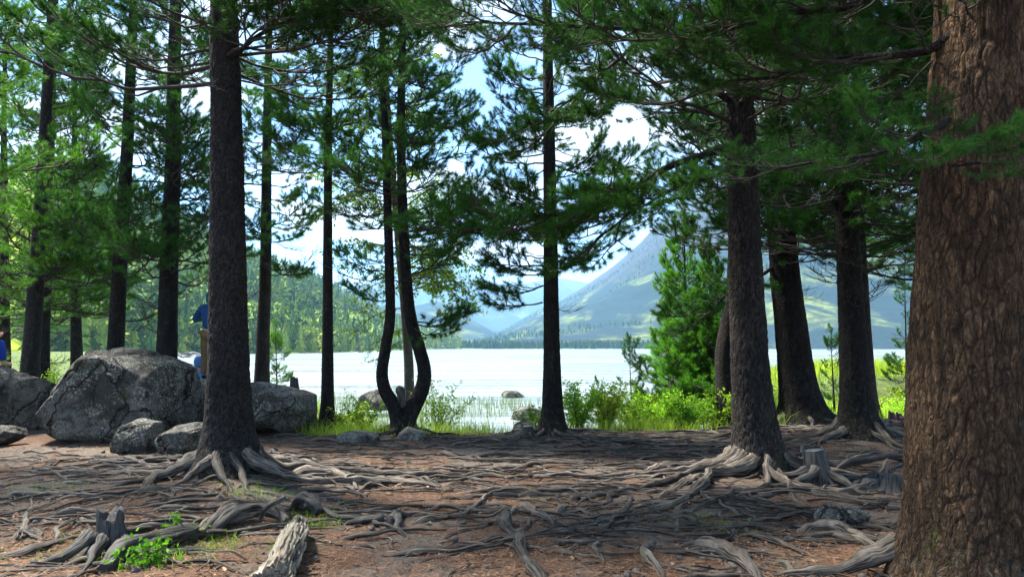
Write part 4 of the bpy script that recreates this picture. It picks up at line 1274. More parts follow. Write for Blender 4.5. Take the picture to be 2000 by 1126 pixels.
# the forked pine: two stems from one foot
d = TREES['T7']
g = H(*d['xy']); base = P(*d['px'][0], d['Y']); base[2] = g
root = empty('forked_pine', base, 'forked pine whose two stems curve up like a lyre', 'tree')
d['root'], d['base'] = root, base
stems = [[(783,850),(778,822),(768,790),(752,762),(746,728),(753,680),(762,620),(761,540),(757,400),(752,250),(747,80)],
         [(790,850),(794,822),(806,795),(823,762),(829,725),(819,680),(804,630),(795,560),(787,420),(783,250),(787,60)]]
crowns = []
for k, (st, rr) in enumerate(zip(stems, (.09, .105))):
    pts = [P(x, y, d['Y'] + (.04 if k else -.04)) for x, y in st]
    pts[0][2] = g - .25
    pts = [p for i, p in enumerate(pts) if i == 0 or p[2] > g + .05]
    tp = pts[-1]; pts.append(tp + np.array([.1, 0, 6.0]))
    V, Q, T, uv, ft, c = trunk_mesh(np.array(pts), rr, 14.0, g, 700 + k, M_BARK_DARK, 40, .06, 5, .55, .004)
    link('trunk', make_mesh('trunk', V - base, [Q, T], M_BARK_DARK, uv, attr=ft), root)
    m = Mesh()
    (Va, Qa, Ta, mq, mt, UVa), L = ARR['short'][k]
    Mx = np.array(basis((0, 0, 0), (.1, .05, 1), 0, 1))[:3, :3]
    m.V.append(Va @ Mx.T + c[-1] - base - np.array([0, 0, .3])); m.UV.append(UVa); m.Q.append(Qa); m.mq.append(mq); m.T.append(Ta); m.mt.append(mt); m.n = len(Va)
    co = link('crown', m.build('crown', [M_TWIG, M_NEEDLE]), root)
    co.color = (*MD, 1)
    crowns.append((co, c))
    z = 3.3 if k else 3.7
    while z < 13.5:
        f = (z - 3) / 11
        for q in range(3):
            az = rng.uniform(0, 2 * np.pi); el = math.radians(rng.uniform(-16, 10) + 30 * f)
            add_branch(co, base, at_z(c, z + rng.uniform(-.2, .2)), (math.cos(az) * math.cos(el), math.sin(az) * math.cos(el), math.sin(el)), 1.75 * (1 - .6 * f) * rng.uniform(.6, 1.1), MD)
        z += .5
    for q in range(9):
        az = rng.uniform(0, 2 * np.pi)
        add_branch(co, base, at_z(c, rng.uniform(2.2, 5)), (math.cos(az), math.sin(az), rng.uniform(-.5, 0)), rng.uniform(.5, 1.1), (1, 1, 1), dead=True, name='dead_branch')
d['crown'] = crowns[1][0]
kn = Mesh()   # the old knot in the crotch
ks = P(784, 770, d['Y'])
kn.tube(spline([ks + np.array([-.02, 0, -.2]), ks + np.array([.0, -.03, -.05]), ks + np.array([-.02, -.02, .06]), ks + np.array([-.05, -.03, .15])], 14),
        np.array([.1, .1, .1, .095, .085, .075, .07, .068, .07, .075, .078, .07, .05, .02]), 16, disp=lambda th, i: 1 + .16 * np.sin(th * 3 + i[:, None] * .6) + .1 * np.sin(th * 7 + i[:, None]))
link('knot', kn.build('knot', M_STUMP, offset=base), root)
# low bough on the right stem of the fork, and more individual boughs seen in the photograph
toward('T7', (806,636,12.4), (918,628,12.1), (1.3,1.35,1)); toward('T7', (806,630,12.4), (905,612,12.6), (1.3,1.35,1)); toward('T7', (806,640,12.4), (898,655,12.0), (1.2,1.2,.9))
toward('T7', (762,590,12.4), (668,570,12.2), MD); toward('T7', (790,540,12.4), (900,500,12.0), MD); toward('T7', (760,530,12.4), (650,500,12.3), MD); toward('T7', (788,470,12.4), (905,420,12.2), MD)
for A, B in (((1060,560),(945,580)), ((1062,540),(955,520)), ((1060,590),(958,612)), ((1062,505),(925,495)), ((1064,470),(900,455)), ((1066,430),(905,440)), ((1068,300),(915,290)), ((1066,260),(940,190)), ((1076,520),(1150,500)), ((1078,350),(1180,330))):
    toward('T9', (*A, 12.2), (*B, 11.9), MD)
for A, B in (((330,500),(240,480)), ((330,505),(420,495)), ((335,470),(425,450)), ((330,480),(255,500))):
    toward('T3', (*A, 14.0), (*B, 13.3), DK)
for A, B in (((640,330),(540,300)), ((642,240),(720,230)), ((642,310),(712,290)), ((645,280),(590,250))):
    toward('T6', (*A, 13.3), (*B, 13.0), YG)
for A, B in (((518,430),(600,440)), ((518,470),(590,470)), ((516,440),(620,400)), ((518,520),(580,560))):
    toward('T5', (*A, 16.5), (*B, 16.0), MD)
# long limbs
limb('T10', [(1448,285,8.2),(1385,296,8.0),(1300,330,7.8),(1200,390,7.5),(1130,414,7.4),(1060,420,7.2),(980,430,7.1)], .055, .014, 1.0, 22, MD, s0=.3, seed=11)
limb('T10', [(1440,210,8.2),(1340,130,7.9),(1271,70,7.7),(1180,140,7.5),(1090,215,7.4)], .045, .01, .95, 12, DK, s0=.2, seed=12)
limb('T10', [(1446,330,8.2),(1330,362,8.0),(1240,410,7.9),(1180,455,7.8)], .03, .008, .8, 8, DK, s0=.3, seed=13)
limb('T14', [(1900,-90,4.5),(1760,-40,4.6),(1650,18,4.7),(1540,24,4.8),(1400,52,4.9),(1250,58,5.0),(1060,52,5.2),(900,48,5.4)], 0.038, .008, .85, 36, DK, True, s0=.12, seed=14)
limb('T14', [(1850,240,4.35),(1780,270,3.8),(1700,300,3.7),(1600,315,3.8),(1520,325,3.9)], .025, .008, .5, 13, DK, True, s0=.1, seed=15, tipl=.9)
limb('T14', [(1850,260,4.3),(1840,300,3.75),(1850,318,3.6),(1905,325,3.55)], .02, .008, .34, 7, DK, True, s0=.25, seed=16)
limb('T14', [(1880,60,4.4),(1760,110,4.6),(1620,120,4.9),(1500,150,5.2),(1380,170,5.6)], .034, .008, .85, 18, DK, True, s0=.05, seed=22)
limb('T10', [(1440,120,8.2),(1500,60,7.8),(1600,40,7.5),(1720,50,7.3)], .04, .01, 1.1, 18, DK, s0=.1, seed=23)
limb('T12', [(1640,300,10.9),(1720,240,10.6),(1800,170,10.3)], .05, .012, 1.3, 10, DK, s0=.2, seed=17)
limb('T12', [(1640,140,10.9),(1590,240,10.7),(1570,300,10.5),(1500,380,10.3)], .045, .01, 1.0, 8, DK, s0=.3, seed=18)
limb('T11', [(1520,520,13.0),(1440,560,12.6),(1390,600,12.4)], .04, .012, .9, 8, MD, s0=.3, seed=19)
limb('T4', [(440,130,8.2),(520,60,8.0),(640,20,7.8),(760,30,7.7)], .032, .008, 1.0, 20, DK, s0=.08, seed=20)

# birch behind the fork
BL = {}
def leafy(mesh, r, pts, n, size, spread, mat=1):
    ln = np.concatenate([[0], np.cumsum(np.linalg.norm(np.diff(pts, axis=0), axis=1))])
    x = r.uniform(.2, 1, n) * ln[-1]
    p = np.stack([np.interp(x, ln, pts[:, i]) for i in range(3)], 1) + r.normal(0, spread, (n, 3))
    a = r.normal(size=(n, 3)); a /= np.linalg.norm(a, axis=1, keepdims=True)
    b_ = np.cross(a, r.normal(size=(n, 3))); b_ /= np.linalg.norm(b_, axis=1, keepdims=True)
    s = size * r.uniform(.6, 1.25, n)[:, None]
    w_ = .32
    V = np.stack([p - a * s * .5, p + b_ * s * w_ - a * s * .05, p + a * s * .5, p - b_ * s * w_ - a * s * .05], 1).reshape(-1, 3)
    mesh.add(V, quads=np.arange(4 * n).reshape(-1, 4), mat=mat)
birch_t = []
for s in range(4):
    r = np.random.default_rng(900 + s); m = Mesh()
    q = np.linspace(0, 1, 10)
    ax = np.stack([1.5 * q, .1 * n1(q * 3, s), .35 * q - .5 * q ** 2.5], 1)
    m.tube(ax, np.linspace(.016, .004, 10), 5, 0)
    for k in range(16):
        i = r.integers(3, 10); l = r.uniform(.25, .6)
        dv = np.array([r.uniform(.1, 1), r.choice([-1, 1]) * r.uniform(.3, 1), r.uniform(-.7, .3)]); dv /= np.linalg.norm(dv)
        sub = ax[i - 1] + dv * l * np.linspace(0, 1, 4)[:, None] - np.array([0, 0, .15]) * (np.linspace(0, 1, 4)[:, None] ** 2) * l
        m.tube(sub, np.linspace(.005, .002, 4), 3, 0, cap=False)
        leafy(m, r, sub, 30, .055, .035)
    birch_t.append(m.build('birch_branch', [M_TWIG, M_LEAF]))
d = TREES['T8']
pts = [P(x, y, d['Y']) for x, y in d['px']]
g = H(pts[0][0], pts[0][1]); base = pts[0].copy(); base[2] = g; pts[0][2] = g - .2
pts.append(pts[-1] + np.array([-.3, 0, 4.0]))
root = empty('birch_tree', base, 'slim pale barked birch with small light leaves behind the forked pine', 'tree')
V, Q, T, uv, ft, c = trunk_mesh(np.array(pts), d['r'], 11.5, g, 801, M_BARK_PALE, 28, .1, 4, .2, 0)
link('trunk', make_mesh('trunk', V - base, [Q, T], M_BARK_PALE, uv, attr=ft), root)
cm = Mesh()
for k in range(4):
    r = np.random.default_rng(950 + k)
    sub = spline([c[-3], c[-3] + r.normal(0, .3, 3) + [0, 0, .4], c[-3] + r.normal(0, .5, 3) + [0, 0, .7]], 8)
    cm.tube(sub, np.linspace(.012, .004, 8), 4, 0); leafy(cm, r, sub, 80, .055, .1)
co = link('crown', cm.build('crown', [M_TWIG, M_LEAF], offset=base), root)
for k in range(74):
    z = rng.uniform(2.4, 10.5); az = rng.uniform(0, 2 * np.pi); el = rng.uniform(0, .7)
    o = link('branch', birch_t[k % 4], co, basis(at_z(c, z) - base, (math.cos(az) * math.cos(el), math.sin(az) * math.cos(el), math.sin(el)), rng.uniform(-.4, .4), rng.uniform(.75, 1.35) * (1 - .35 * max(0, z - 6) / 5)))
    v = rng.uniform(.8, 1.2); o.color = (v, v, v, 1)
for B in ((690,640),(700,600),(720,680),(690,580),(920,560),(880,520),(930,590),(720,560),(740,700),(940,520)):
    a = at_z(c, P(790, B[1] - 40, d['Y'])[2]); b_ = P(B[0], B[1], 15.0)
    o = link('branch', birch_t[rng.integers(0, 4)], co, basis(a - base, b_ - a, 0, np.linalg.norm(b_ - a) / 1.45)); o.color = (1, 1, 1, 1)

# young conifers
def young(key, label, Y, base_px, top_px, r, Lmax, dz, nb, tint, name='young_pine', dead=0):
    b0 = P(*base_px, Y); tp = P(*top_px, Y)
    g = H(b0[0], b0[1])
    TREES[key] = dict(Y=Y, px=[base_px, ((base_px[0] + top_px[0]) / 2, (base_px[1] + top_px[1]) / 2), top_px], r=r)
    pine(key, label, M_BARK_DARK, tp[2], g + .35, Lmax, dz, nb, tint, sides=14, step=.12, flare=.15, droop=(-5, 22), prof=.85, dead=dead, name=name, dead_z=(g + .3, g + 1.6))
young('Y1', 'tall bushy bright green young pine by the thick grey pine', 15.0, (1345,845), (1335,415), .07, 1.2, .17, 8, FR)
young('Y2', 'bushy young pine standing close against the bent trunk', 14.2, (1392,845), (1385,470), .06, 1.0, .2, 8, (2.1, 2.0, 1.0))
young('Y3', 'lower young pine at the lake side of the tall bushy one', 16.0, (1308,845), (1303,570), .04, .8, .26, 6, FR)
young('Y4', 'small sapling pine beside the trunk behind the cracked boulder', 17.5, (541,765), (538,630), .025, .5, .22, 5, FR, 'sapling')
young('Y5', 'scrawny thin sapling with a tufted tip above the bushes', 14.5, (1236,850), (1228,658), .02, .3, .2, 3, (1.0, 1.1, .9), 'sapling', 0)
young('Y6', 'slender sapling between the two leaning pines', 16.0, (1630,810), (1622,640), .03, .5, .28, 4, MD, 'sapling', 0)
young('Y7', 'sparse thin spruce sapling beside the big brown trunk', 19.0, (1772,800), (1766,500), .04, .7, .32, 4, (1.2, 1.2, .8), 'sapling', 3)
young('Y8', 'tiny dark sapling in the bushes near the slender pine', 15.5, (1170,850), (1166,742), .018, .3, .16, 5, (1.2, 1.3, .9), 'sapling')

# ------------------------------------------------------------------ roots, each a part of the tree it feeds
def root_piece(mesh, xy, r0, r1, seed, lift=.25, start_up=0.0, hump=1.0, taper=0.0):
    """one strand lying on the floor along the ground points xy"""
    n = len(xy)
    s = np.linspace(0, 1, n)
    ln = np.concatenate([[0], np.cumsum(np.linalg.norm(np.diff(xy, axis=0), axis=1))])
    rad = r0 + (r1 - r0) * s ** .9
    if taper: rad = np.minimum(rad, r0 * (.34 + .66 * np.exp(-ln / taper)))
    rad = rad * (1 + .22 * n1(ln * 3.1, seed) + .16 * n1(ln * 9, seed + 1) + .1 * n1(ln * 21, seed + 8))
    nrm = np.stack([-np.gradient(xy[:, 1]), np.gradient(xy[:, 0])], 1)
    nrm /= np.maximum(np.linalg.norm(nrm, axis=1, keepdims=True), 1e-6)
    xy = xy + nrm * (.022 * n1(ln * 5, seed + 11) + .012 * n1(ln * 12, seed + 12))[:, None]
    z = hfast(xy[:, 0], xy[:, 1])
    z = z + rad * lift + hump * (.034 * n1(ln * 1.5, seed + 2) + .016 * n1(ln * 5.5, seed + 3)) + start_up * np.exp(-ln / .26)
    z[-4:] -= np.array([.2, .6, 1.2, 2.2]) * rad[-4:]
    if not start_up: z[:4] -= np.array([2.2, 1.2, .6, .2]) * rad[:4]
    p = np.stack([xy[:, 0], xy[:, 1], z], 1)
    ph = seed % 7
    V, Q, T, uv = tube(p, rad, 10, True, lambda th, i: 1 + .16 * np.sin(2 * th + ph + i[:, None] * .13) + .12 * np.sin(3 * th + i[:, None] * .31) + .08 * np.sin(5 * th + i[:, None] * .2))
    V = V + (rad.mean() * .13) * np.stack([np.sin(V @ np.array(w_) + seed) + .6 * np.sin(V @ np.array(w_) * -2.3 + seed * 2) for w_ in ((41, 17, 9), (13, 37, 23), (29, 11, 43))], 1)
    mesh.add(V, Q, T, uv)
    return p, rad
def wander(x, y, head, length, seed, flat=0.0, wig=1.0, step=.055):
    n = max(12, int(length / step))
    s = np.arange(n) * step
    a = head + wig * (.85 * n1(s * .8, seed) + .7 * n1(s * 2.6, seed + 5) + .45 * n1(s * 6, seed + 6))
    if flat:
        tgt = 0.0 if math.cos(head) > 0 else math.pi
        dlt = (a - tgt + np.pi) % (2 * np.pi) - np.pi
        a = a - flat * dlt * np.clip(s / .6, 0, 1)
    return np.stack([x + np.cumsum(np.cos(a)) * step, y + np.cumsum(np.sin(a)) * step], 1)
ROOTN = 0
def ok_xy(xy):
    return (xy[:, 1] < edge_y(xy[:, 0]) + .25)
def add_root(key, x, y, head, length, r0, seed, flat=0.0, forks=2, start_up=0.0, lift=.5, wig=1.0, taper=0.0):
    global ROOTN
    d = TREES[key]
    xy = wander(x, y, head, length, seed, flat, wig)
    k = ok_xy(xy)
    if not k.all():
        c_ = int(np.argmin(k))
        if c_ < 9: return
        xy = xy[:c_]
    m = Mesh()
    p, rad = root_piece(m, xy, r0, max(.006, r0 * .2), seed, lift, start_up, 1.0, taper)
    r = np.random.default_rng(seed)
    for f in range(forks):
        i = int(r.uniform(.25, .7) * len(xy))
        dv = xy[min(i + 1, len(xy) - 1)] - xy[i]
        h2 = math.atan2(dv[1], dv[0]) + r.choice([-1, 1]) * r.uniform(.35, .9)
        s2 = wander(xy[i][0], xy[i][1], h2, length * r.uniform(.25, .5), seed + 31 + f, flat, wig)
        k = ok_xy(s2)
        if not k.all(): s2 = s2[:int(np.argmin(k))]
        if len(s2) > 8:
            root_piece(m, s2, rad[i] * .75, .006, seed + 40 + f, lift)
    link('root', m.build('root', M_ROOT, offset=d['base']), d['root'])
    ROOTN += 1
for key, n, L, r0, flat in (('T4', 12, 2.8, .085, .4), ('T10', 12, 3.2, .085, .45), ('T14', 9, 1.4, .05, .2), ('T9', 13, 2.2, .038, .5), ('T7', 9, 1.5, .035, .5),
                            ('T11', 10, 2.2, .08, .4), ('T12', 10, 2.2, .075, .35), ('T6', 7, 1.2, .022, .3), ('T13', 7, 1.6, .035, .4)):
    d = TREES[key]; b0 = d['base']
    for k in range(n):
        a = 2 * np.pi * (k + rng.uniform(-.3, .3)) / n
        rr = d['r'] * (1.0 if key != 'T7' else .8)
        ln = L * rng.uniform(.55, 1.25)
        add_root(key, b0[0] + math.cos(a) * rr, b0[1] + math.sin(a) * rr, a, ln, r0 * rng.uniform(.6, 1.3), 1000 + ROOTN * 7, flat, 3, .13 * (r0 / .06), wig=1.0, taper=.4)
# the woven mat of roots over the open floor (belongs to the nearest tree)
def nearest(x, y):
    ks = ['T4', 'T10', 'T9', 'T11', 'T12', 'T7', 'T14', 'T6', 'T13']
    ks = [k for k in ks if sum(c_.name.startswith('root') for c_ in TREES[k]['root'].children) < 285]
    return min(ks, key=lambda k: (TREES[k]['base'][0] - x) ** 2 + (TREES[k]['base'][1] - y) ** 2)
cnt = 0
for k in range(500):
    Y = 5.4 + 7.2 * rng.uniform(0, 1) ** .75
    x0 = rng.uniform(-.68, .62) * Y
    px = 1000 + F * x0 / Y
    if Y < 7.0 and (500 < px < 960) and rng.uniform() < .85: continue
    if Y > 9.8 and 60 < px < 420: continue
    if 640 < px < 950 and Y > 10.2 and rng.uniform() < .5: continue
    head = rng.choice([0, math.pi]) + rng.normal(0, .32)
    ln = rng.uniform(.7, 2.6)
    add_root(nearest(x0, Y), x0, Y, head, ln, rng.uniform(.009, .033), 3000 + k * 11, .45, int(rng.integers(0, 4)), lift=rng.uniform(-.1, .9))
for k in range(75):
    Y = rng.uniform(4.7, 7.2); x0 = rng.choice([rng.uniform(-.7, -.36), rng.uniform(.02, .5)]) * Y
    add_root(nearest(x0, Y), x0, Y, rng.uniform(0, 2 * np.pi), rng.uniform(.35, 1.1), rng.uniform(.008, .024), 7000 + k * 13, 0.0, int(rng.integers(0, 3)), lift=rng.uniform(.3, 1.0))
for k in range(190):
    Y = 4.8 + 7.4 * rng.uniform(0, 1) ** .9
    x0 = rng.uniform(-.68, .62) * Y; px = 1000 + F * x0 / Y
    if Y < 7.0 and (520 < px < 940) and rng.uniform() < .7: continue
    if Y > 9.8 and 60 < px < 420: continue
    add_root(nearest(x0, Y), x0, Y, rng.choice([0, math.pi]) + rng.normal(0, .6), rng.uniform(.4, 1.5), rng.uniform(.005, .013), 9000 + k * 17, .25, int(rng.integers(0, 3)), lift=rng.uniform(-.2, .8), wig=1.3)
# roots traced from the photograph (ground pixels), thickness in metres
TRACED = [
 ('T10', [(972,1008),(988,1026),(1008,1048),(1022,1078),(1036,1100),(1066,1140)], .05, .035), ('T10', [(1012,978),(1040,998),(1064,1010),(1092,1024)], .05, .02),
 ('T10', [(1016,984),(1000,1000),(985,1008),(990,1020)], .03, .02), ('T10', [(1034,1012),(1026,1035),(1020,1050)], .02, .012), ('T10', [(1070,1015),(1060,1035),(1046,1055)], .014, .01),
 ('T9', [(790,1022),(850,1012),(905,1000),(935,982),(965,965),(1040,955),(1130,948)], .034, .02), ('T9', [(860,1045),(905,1032),(955,1022),(975,1012)], .028, .014),
 ('T10', [(840,1078),(880,1062),(925,1058),(960,1060)], .025, .012), ('T10', [(1275,1058),(1262,1082),(1275,1105),(1290,1135)], .03, .028),
 ('T10', [(1330,1060),(1395,1078),(1440,1100),(1490,1140)], .055, .05), ('T14', [(1550,1036),(1600,1032),(1655,1046),(1690,1075),(1745,1092)], .06, .03),
 ('T14', [(1562,1056),(1620,1052),(1690,1062),(1740,1080)], .035, .02), ('T10', [(1440,1040),(1500,1055),(1560,1078),(1600,1098)], .03, .015),
 ('T4', [(-20,1085),(60,1070),(130,1050),(190,1036)], .05, .02), ('T4', [(65,985),(48,1000),(52,1020),(45,1030),(85,1044)], .034, .016), ('T4', [(50,1020),(38,1034),(30,1044)], .02, .01),
 ('T4', [(405,900),(330,916),(255,922),(190,922),(120,916),(0,918)], .06, .02), ('T4', [(400,893),(340,898),(260,906),(200,903),(140,892)], .045, .02),
 ('T4', [(395,918),(330,935),(290,955),(270,975)], .075, .03), ('T4', [(495,890),(540,900),(590,908),(640,918)], .07, .03), ('T4', [(560,940),(600,930),(650,928),(690,938),(705,955)], .06, .02),
 ('T4', [(485,960),(540,965),(600,972),(690,1000)], .035, .02), ('T4', [(690,958),(760,936),(830,925),(900,930),(985,948)], .035, .012), ('T4', [(0,960),(90,965),(190,975),(280,966),(360,955)], .035, .02),
 ('T4', [(90,1004),(150,1002),(200,998),(260,1000)], .03, .02), ('T9', [(850,880),(900,892),(960,898),(1080,905),(1180,905)], .035, .018), ('T9', [(1010,868),(1080,872),(1130,880)], .035, .015),
 ('T10', [(1440,905),(1380,912),(1320,920),(1250,935),(1180,940),(1080,950)], .065, .015), ('T10', [(1440,915),(1370,940),(1310,960),(1270,985)], .075, .02), ('T10', [(1425,930),(1360,960),(1330,985),(1310,1000)], .05, .02),
 ('T10', [(1360,960),(1410,990),(1450,1005),(1490,1012)], .025, .012), ('T10', [(1490,930),(1520,945),(1545,965),(1560,985)], .06, .02), ('T10', [(1060,1040),(1110,1028),(1170,1026),(1210,1030)], .035, .02),
 ('T10', [(1100,1068),(1140,1060),(1165,1045),(1172,1038)], .024, .015), ('T10', [(1060,1062),(1110,1075),(1160,1098),(1210,1120)], .022, .014), ('T10', [(1165,1058),(1170,1085),(1182,1104)], .024, .012),
 ('T10', [(1080,1000),(1100,990),(1105,980)], .04, .02), ('T10', [(1215,1000),(1225,985),(1235,970),(1225,962)], .035, .02), ('T12', [(1650,880),(1600,872),(1550,866),(1500,872)], .05, .02),
 ('T12', [(1700,870),(1740,862),(1790,858)], .07, .04), ('T12', [(1700,855),(1750,845),(1800,840)], .09, .06), ('T11', [(1605,835),(1640,832),(1690,838)], .06, .03), ('T10', [(1400,1090),(1440,1112),(1470,1130)], .02, .012),
 ('T10', [(1440,1035),(1425,1050),(1400,1060)], .03, .012), ('T10', [(1470,1010),(1460,1030),(1462,1040)], .03, .018), ('T10', [(1330,1000),(1322,1015),(1318,1028)], .03, .016),
]
for k, (key, pts, r0, r1) in enumerate(TRACED):
    d = TREES[key]
    q = np.array([G(x, y, .03) for x, y in pts])
    c = spline(q, max(16, int(np.linalg.norm(np.diff(q, axis=0), axis=1).sum() / .06)))[:, :2]
    m = Mesh()
    root_piece(m, c, r0, r1, 5000 + 13 * k, .6, 0.0, .6)
    link('root', m.build('root', M_ROOT, offset=d['base']), d['root'])

# ------------------------------------------------------------------ stumps and dead wood
def gnarl(th, i, k=1.0, ph=0.0):
    return 1 + k * (.12 * np.sin(2 * th + ph + i[:, None] * .2) + .09 * np.sin(5 * th + ph * 2 + i[:, None] * .11) + .05 * np.sin(11 * th + i[:, None] * .07) + .03 * np.sin(19 * th + ph))
def stump(name, label, px, py, r0, h, seed, mat=M_STUMP, lean=(0, 0), top='cut', topmat=M_CUT, nroot=5, rootlen=.7, rr=.05, z0=0.03):
    c = G(px, py, z0); g = H(c[0], c[1]); base = np.array([c[0], c[1], g])
    root = empty(name, base, label, 'stump')
    n = 26
    s = np.linspace(0, 1, n)
    ax = np.stack([lean[0] * h * s, lean[1] * h * s, -.12 + (h + .12) * s], 1)
    rad = r0 * (1 + .75 * np.exp(-np.maximum(ax[:, 2], 0) / .09)) * (1 - .1 * s)
    sd = 40
    V, Q, T, uv = tube(ax, rad, sd, False, lambda th, i: gnarl(th, i, 1.0, seed))
    V = V + .012 * np.stack([fbm(V * 14, seed + k, 3) for k in range(3)], 1)
    if top == 'broken':
        k = V[:, 2] > h * .55
        V[k, 2] += .35 * h * fbm(V[k] * np.array([16, 16, 0]), seed + 9, 3) * ((V[k, 2] - h * .55) / (h * .45))
    m = Mesh(); m.add(V, Q, uv=uv)
    link('bole', m.build('bole', mat), root)
    ring = V[-sd:]; cc = ring.mean(0)
    m = Mesh()
    VV = [ring, cc + (ring - cc) * .66 - [0, 0, .012], cc + (ring - cc) * .33 + [0, 0, .008], cc[None]]
    VV = np.concatenate(VV) - np.array([0, 0, .004])
    k = np.arange(sd); k2 = (k + 1) % sd
    qs = np.concatenate([np.stack([k + sd * j, k2 + sd * j, k2 + sd * (j + 1), k + sd * (j + 1)], 1) for j in range(2)])
    m.add(VV, qs, np.stack([k + 2 * sd, k2 + 2 * sd, np.full(sd, 3 * sd)], 1))
    link('top_face', m.build('top_face', topmat), root)
    r = np.random.default_rng(seed)
    for q in range(nroot):
        a = 2 * np.pi * (q + r.uniform(-.3, .3)) / nroot
        m = Mesh()
        xy = wander(base[0] + math.cos(a) * r0 * .8, base[1] + math.sin(a) * r0 * .8, a, rootlen * r.uniform(.6, 1.2), seed * 10 + q, .2, .8, .05)
        root_piece(m, xy, rr * r.uniform(.7, 1.2), .01, seed + q * 3, .3, h * .3)
        link('root', m.build('root', mat, offset=base), root)
    return root
stump('stump', 'lichen grown dark stump beside the leafy herb', 212, 1062, .10, .27, 3, lean=(.0, .05), top='broken', topmat=M_STUMP, nroot=5, rootlen=.5)
stump('stump', 'sawn stump with a pale cut top beside the thick grey pine', 1600, 948, .125, .34, 5, lean=(-.12, .05), nroot=6, rootlen=.7)
stump('stump', 'small sawn stump on roots by the slender pine at the shore', 1030, 852, .075, .17, 7, nroot=5, rootlen=.5, rr=.03)
stump('stump', 'gnarled dark rotten stump under an arching root', 1738, 955, .18, .15, 9, top='broken', topmat=M_STUMP, nroot=6, rootlen=.6, lean=(.1, .0))
stump('stump', 'little dark upright root stub on the bare soil', 770, 1018, .05, .1, 11, top='broken', topmat=M_STUMP, nroot=3, rootlen=.25, rr=.03)
# broken snag standing behind the cracked boulder
b0 = P(580, 768, 13.6)
m = Mesh()
s = np.linspace(0, 1, 22)
V, Q, T, uv = tube(np.stack([b0[0] + 0 * s - .06 * s, b0[1] + 0 * s, b0[2] - .5 + (.78) * s], 1), .12 * (1 - .45 * s), 28, True, lambda th, i: gnarl(th, i, 1.2, 2))
k = s.repeat(28)
V[:len(k), 2] += .14 * fbm(V[:len(k)] * np.array([14, 14, 0]), 5, 3) * sstep(.6, 1, k)
m.add(V, Q, T, uv)
o = link('snag', m.build('snag', M_STUMP, offset=b0 - [0, 0, .5])); o.location = b0 - [0, 0, .5]
tag(o, 'broken reddish brown snag sticking up behind the cracked boulder', 'stump')
# bleached log stub
a0, a1 = G(528, 1150, 0.05), G(583, 1022, 0.10)
m = Mesh()
s = np.linspace(0, 1, 44)
ax = a0 + (a1 - a0) * s[:, None] + np.array([.02, 0, 0]) * np.sin(s * 3)[:, None]
ax[:, 2] += .03 * np.sin(s * np.pi)
rad = np.interp(s, [0, .15, .35, .6, .82, .93, 1], [.13, .11, .104, .098, .088, .07, .03])
sd = 120
V, Q, T, uv = tube(ax, rad, sd, True, lambda th, i: 1 + .13 * np.sin(2 * th + .6) + .09 * np.sin(5 * th + i[:, None] * .05) + .10 * n1((th[None] + .03 * i[:, None]) * 6.0 + 2 * n1(i[:, None].ravel() * .2, 3)[:, None] * .4 + 50, 4).reshape(len(i), -1) - .16 * np.maximum(0, np.sin(9 * th + .8 * np.sin(i[:, None] * .12))) ** 8 + .05 * np.sin(29 * th + i[:, None] * .04))
V = V + .02 * np.stack([fbm(V * np.array([16, 16, 7]), 90 + k, 4) for k in range(3)], 1)
m.add(V, Q, T, uv)
o = link('log', m.build('log', M_DRIFT, offset=a0)); o.location = a0
tag(o, 'bleached old log stub lying on the needles', 'log')
# twisted dead root mass between the lichen stump and the banded pine
def deadwood(name, label, pts, rads, seed, mat=M_ROOT, zs=None):
    q = []
    for k, (x, y) in enumerate(pts):
        p = G(x, y, zs[k] if zs else .05); q.append(p)
    c = spline(np.array(q), 60)
    rad = np.interp(np.linspace(0, 1, 60), np.linspace(0, 1, len(rads)), rads)
    m = Mesh()
    V, Q, T, uv = tube(c, rad, 26, True, lambda th, i: gnarl(th, i, 1.4, seed))
    V = V + .014 * np.stack([fbm(V * 11, seed + k, 4) for k in range(3)], 1)
    m.add(V, Q, T, uv)
    base = c[0].copy(); base[2] = H(base[0], base[1])
    o = link(name, m.build(name, mat, offset=base)); o.location = base
    return tag(o, label, 'dead wood')
deadwood('dead_root', 'thick twisted grey dead root arching over dark soil before the banded pine', [(395,1045),(418,1022),(450,1003),(500,992),(540,1000),(560,1018)], [.05, .085, .09, .075, .05, .03], 3, zs=[.02, .07, .1, .1, .07, .02])
deadwood('dead_root', 'dark rotten root lying across from the lichen stump', [(205,1112),(232,1082),(285,1060),(340,1048),(392,1032)], [.05, .075, .08, .07, .05], 5, M_STUMP, [.03, .06, .07, .06, .04])
deadwood('dead_root', 'pale bent root prong propped on the dead root mass', [(506,1018),(520,990),(548,975),(552,968)], [.018, .024, .028, .02], 7, zs=[.03, .14, .16, .1])
deadwood('dead_root', 'dark hollow root knot beside the propped prong', [(572,990),(590,978),(612,982),(622,1000)], [.04, .07, .065, .03], 9, M_STUMP, [.02, .09, .09, .03])
deadwood('dead_root', 'root arching high over the rotten stump', [(1622,932),(1650,906),(1700,892),(1750,890),(1785,905)], [.03, .045, .045, .04, .05], 11, M_STUMP, [.05, .2, .27, .25, .1])
deadwood('dead_root', 'smooth grey root curling along the foot of the rotten stump', [(1580,968),(1640,962),(1690,950),(1722,925),(1735,900)], [.03, .04, .045, .05, .04], 13, M_ROOT, [.04, .05, .07, .16, .28])

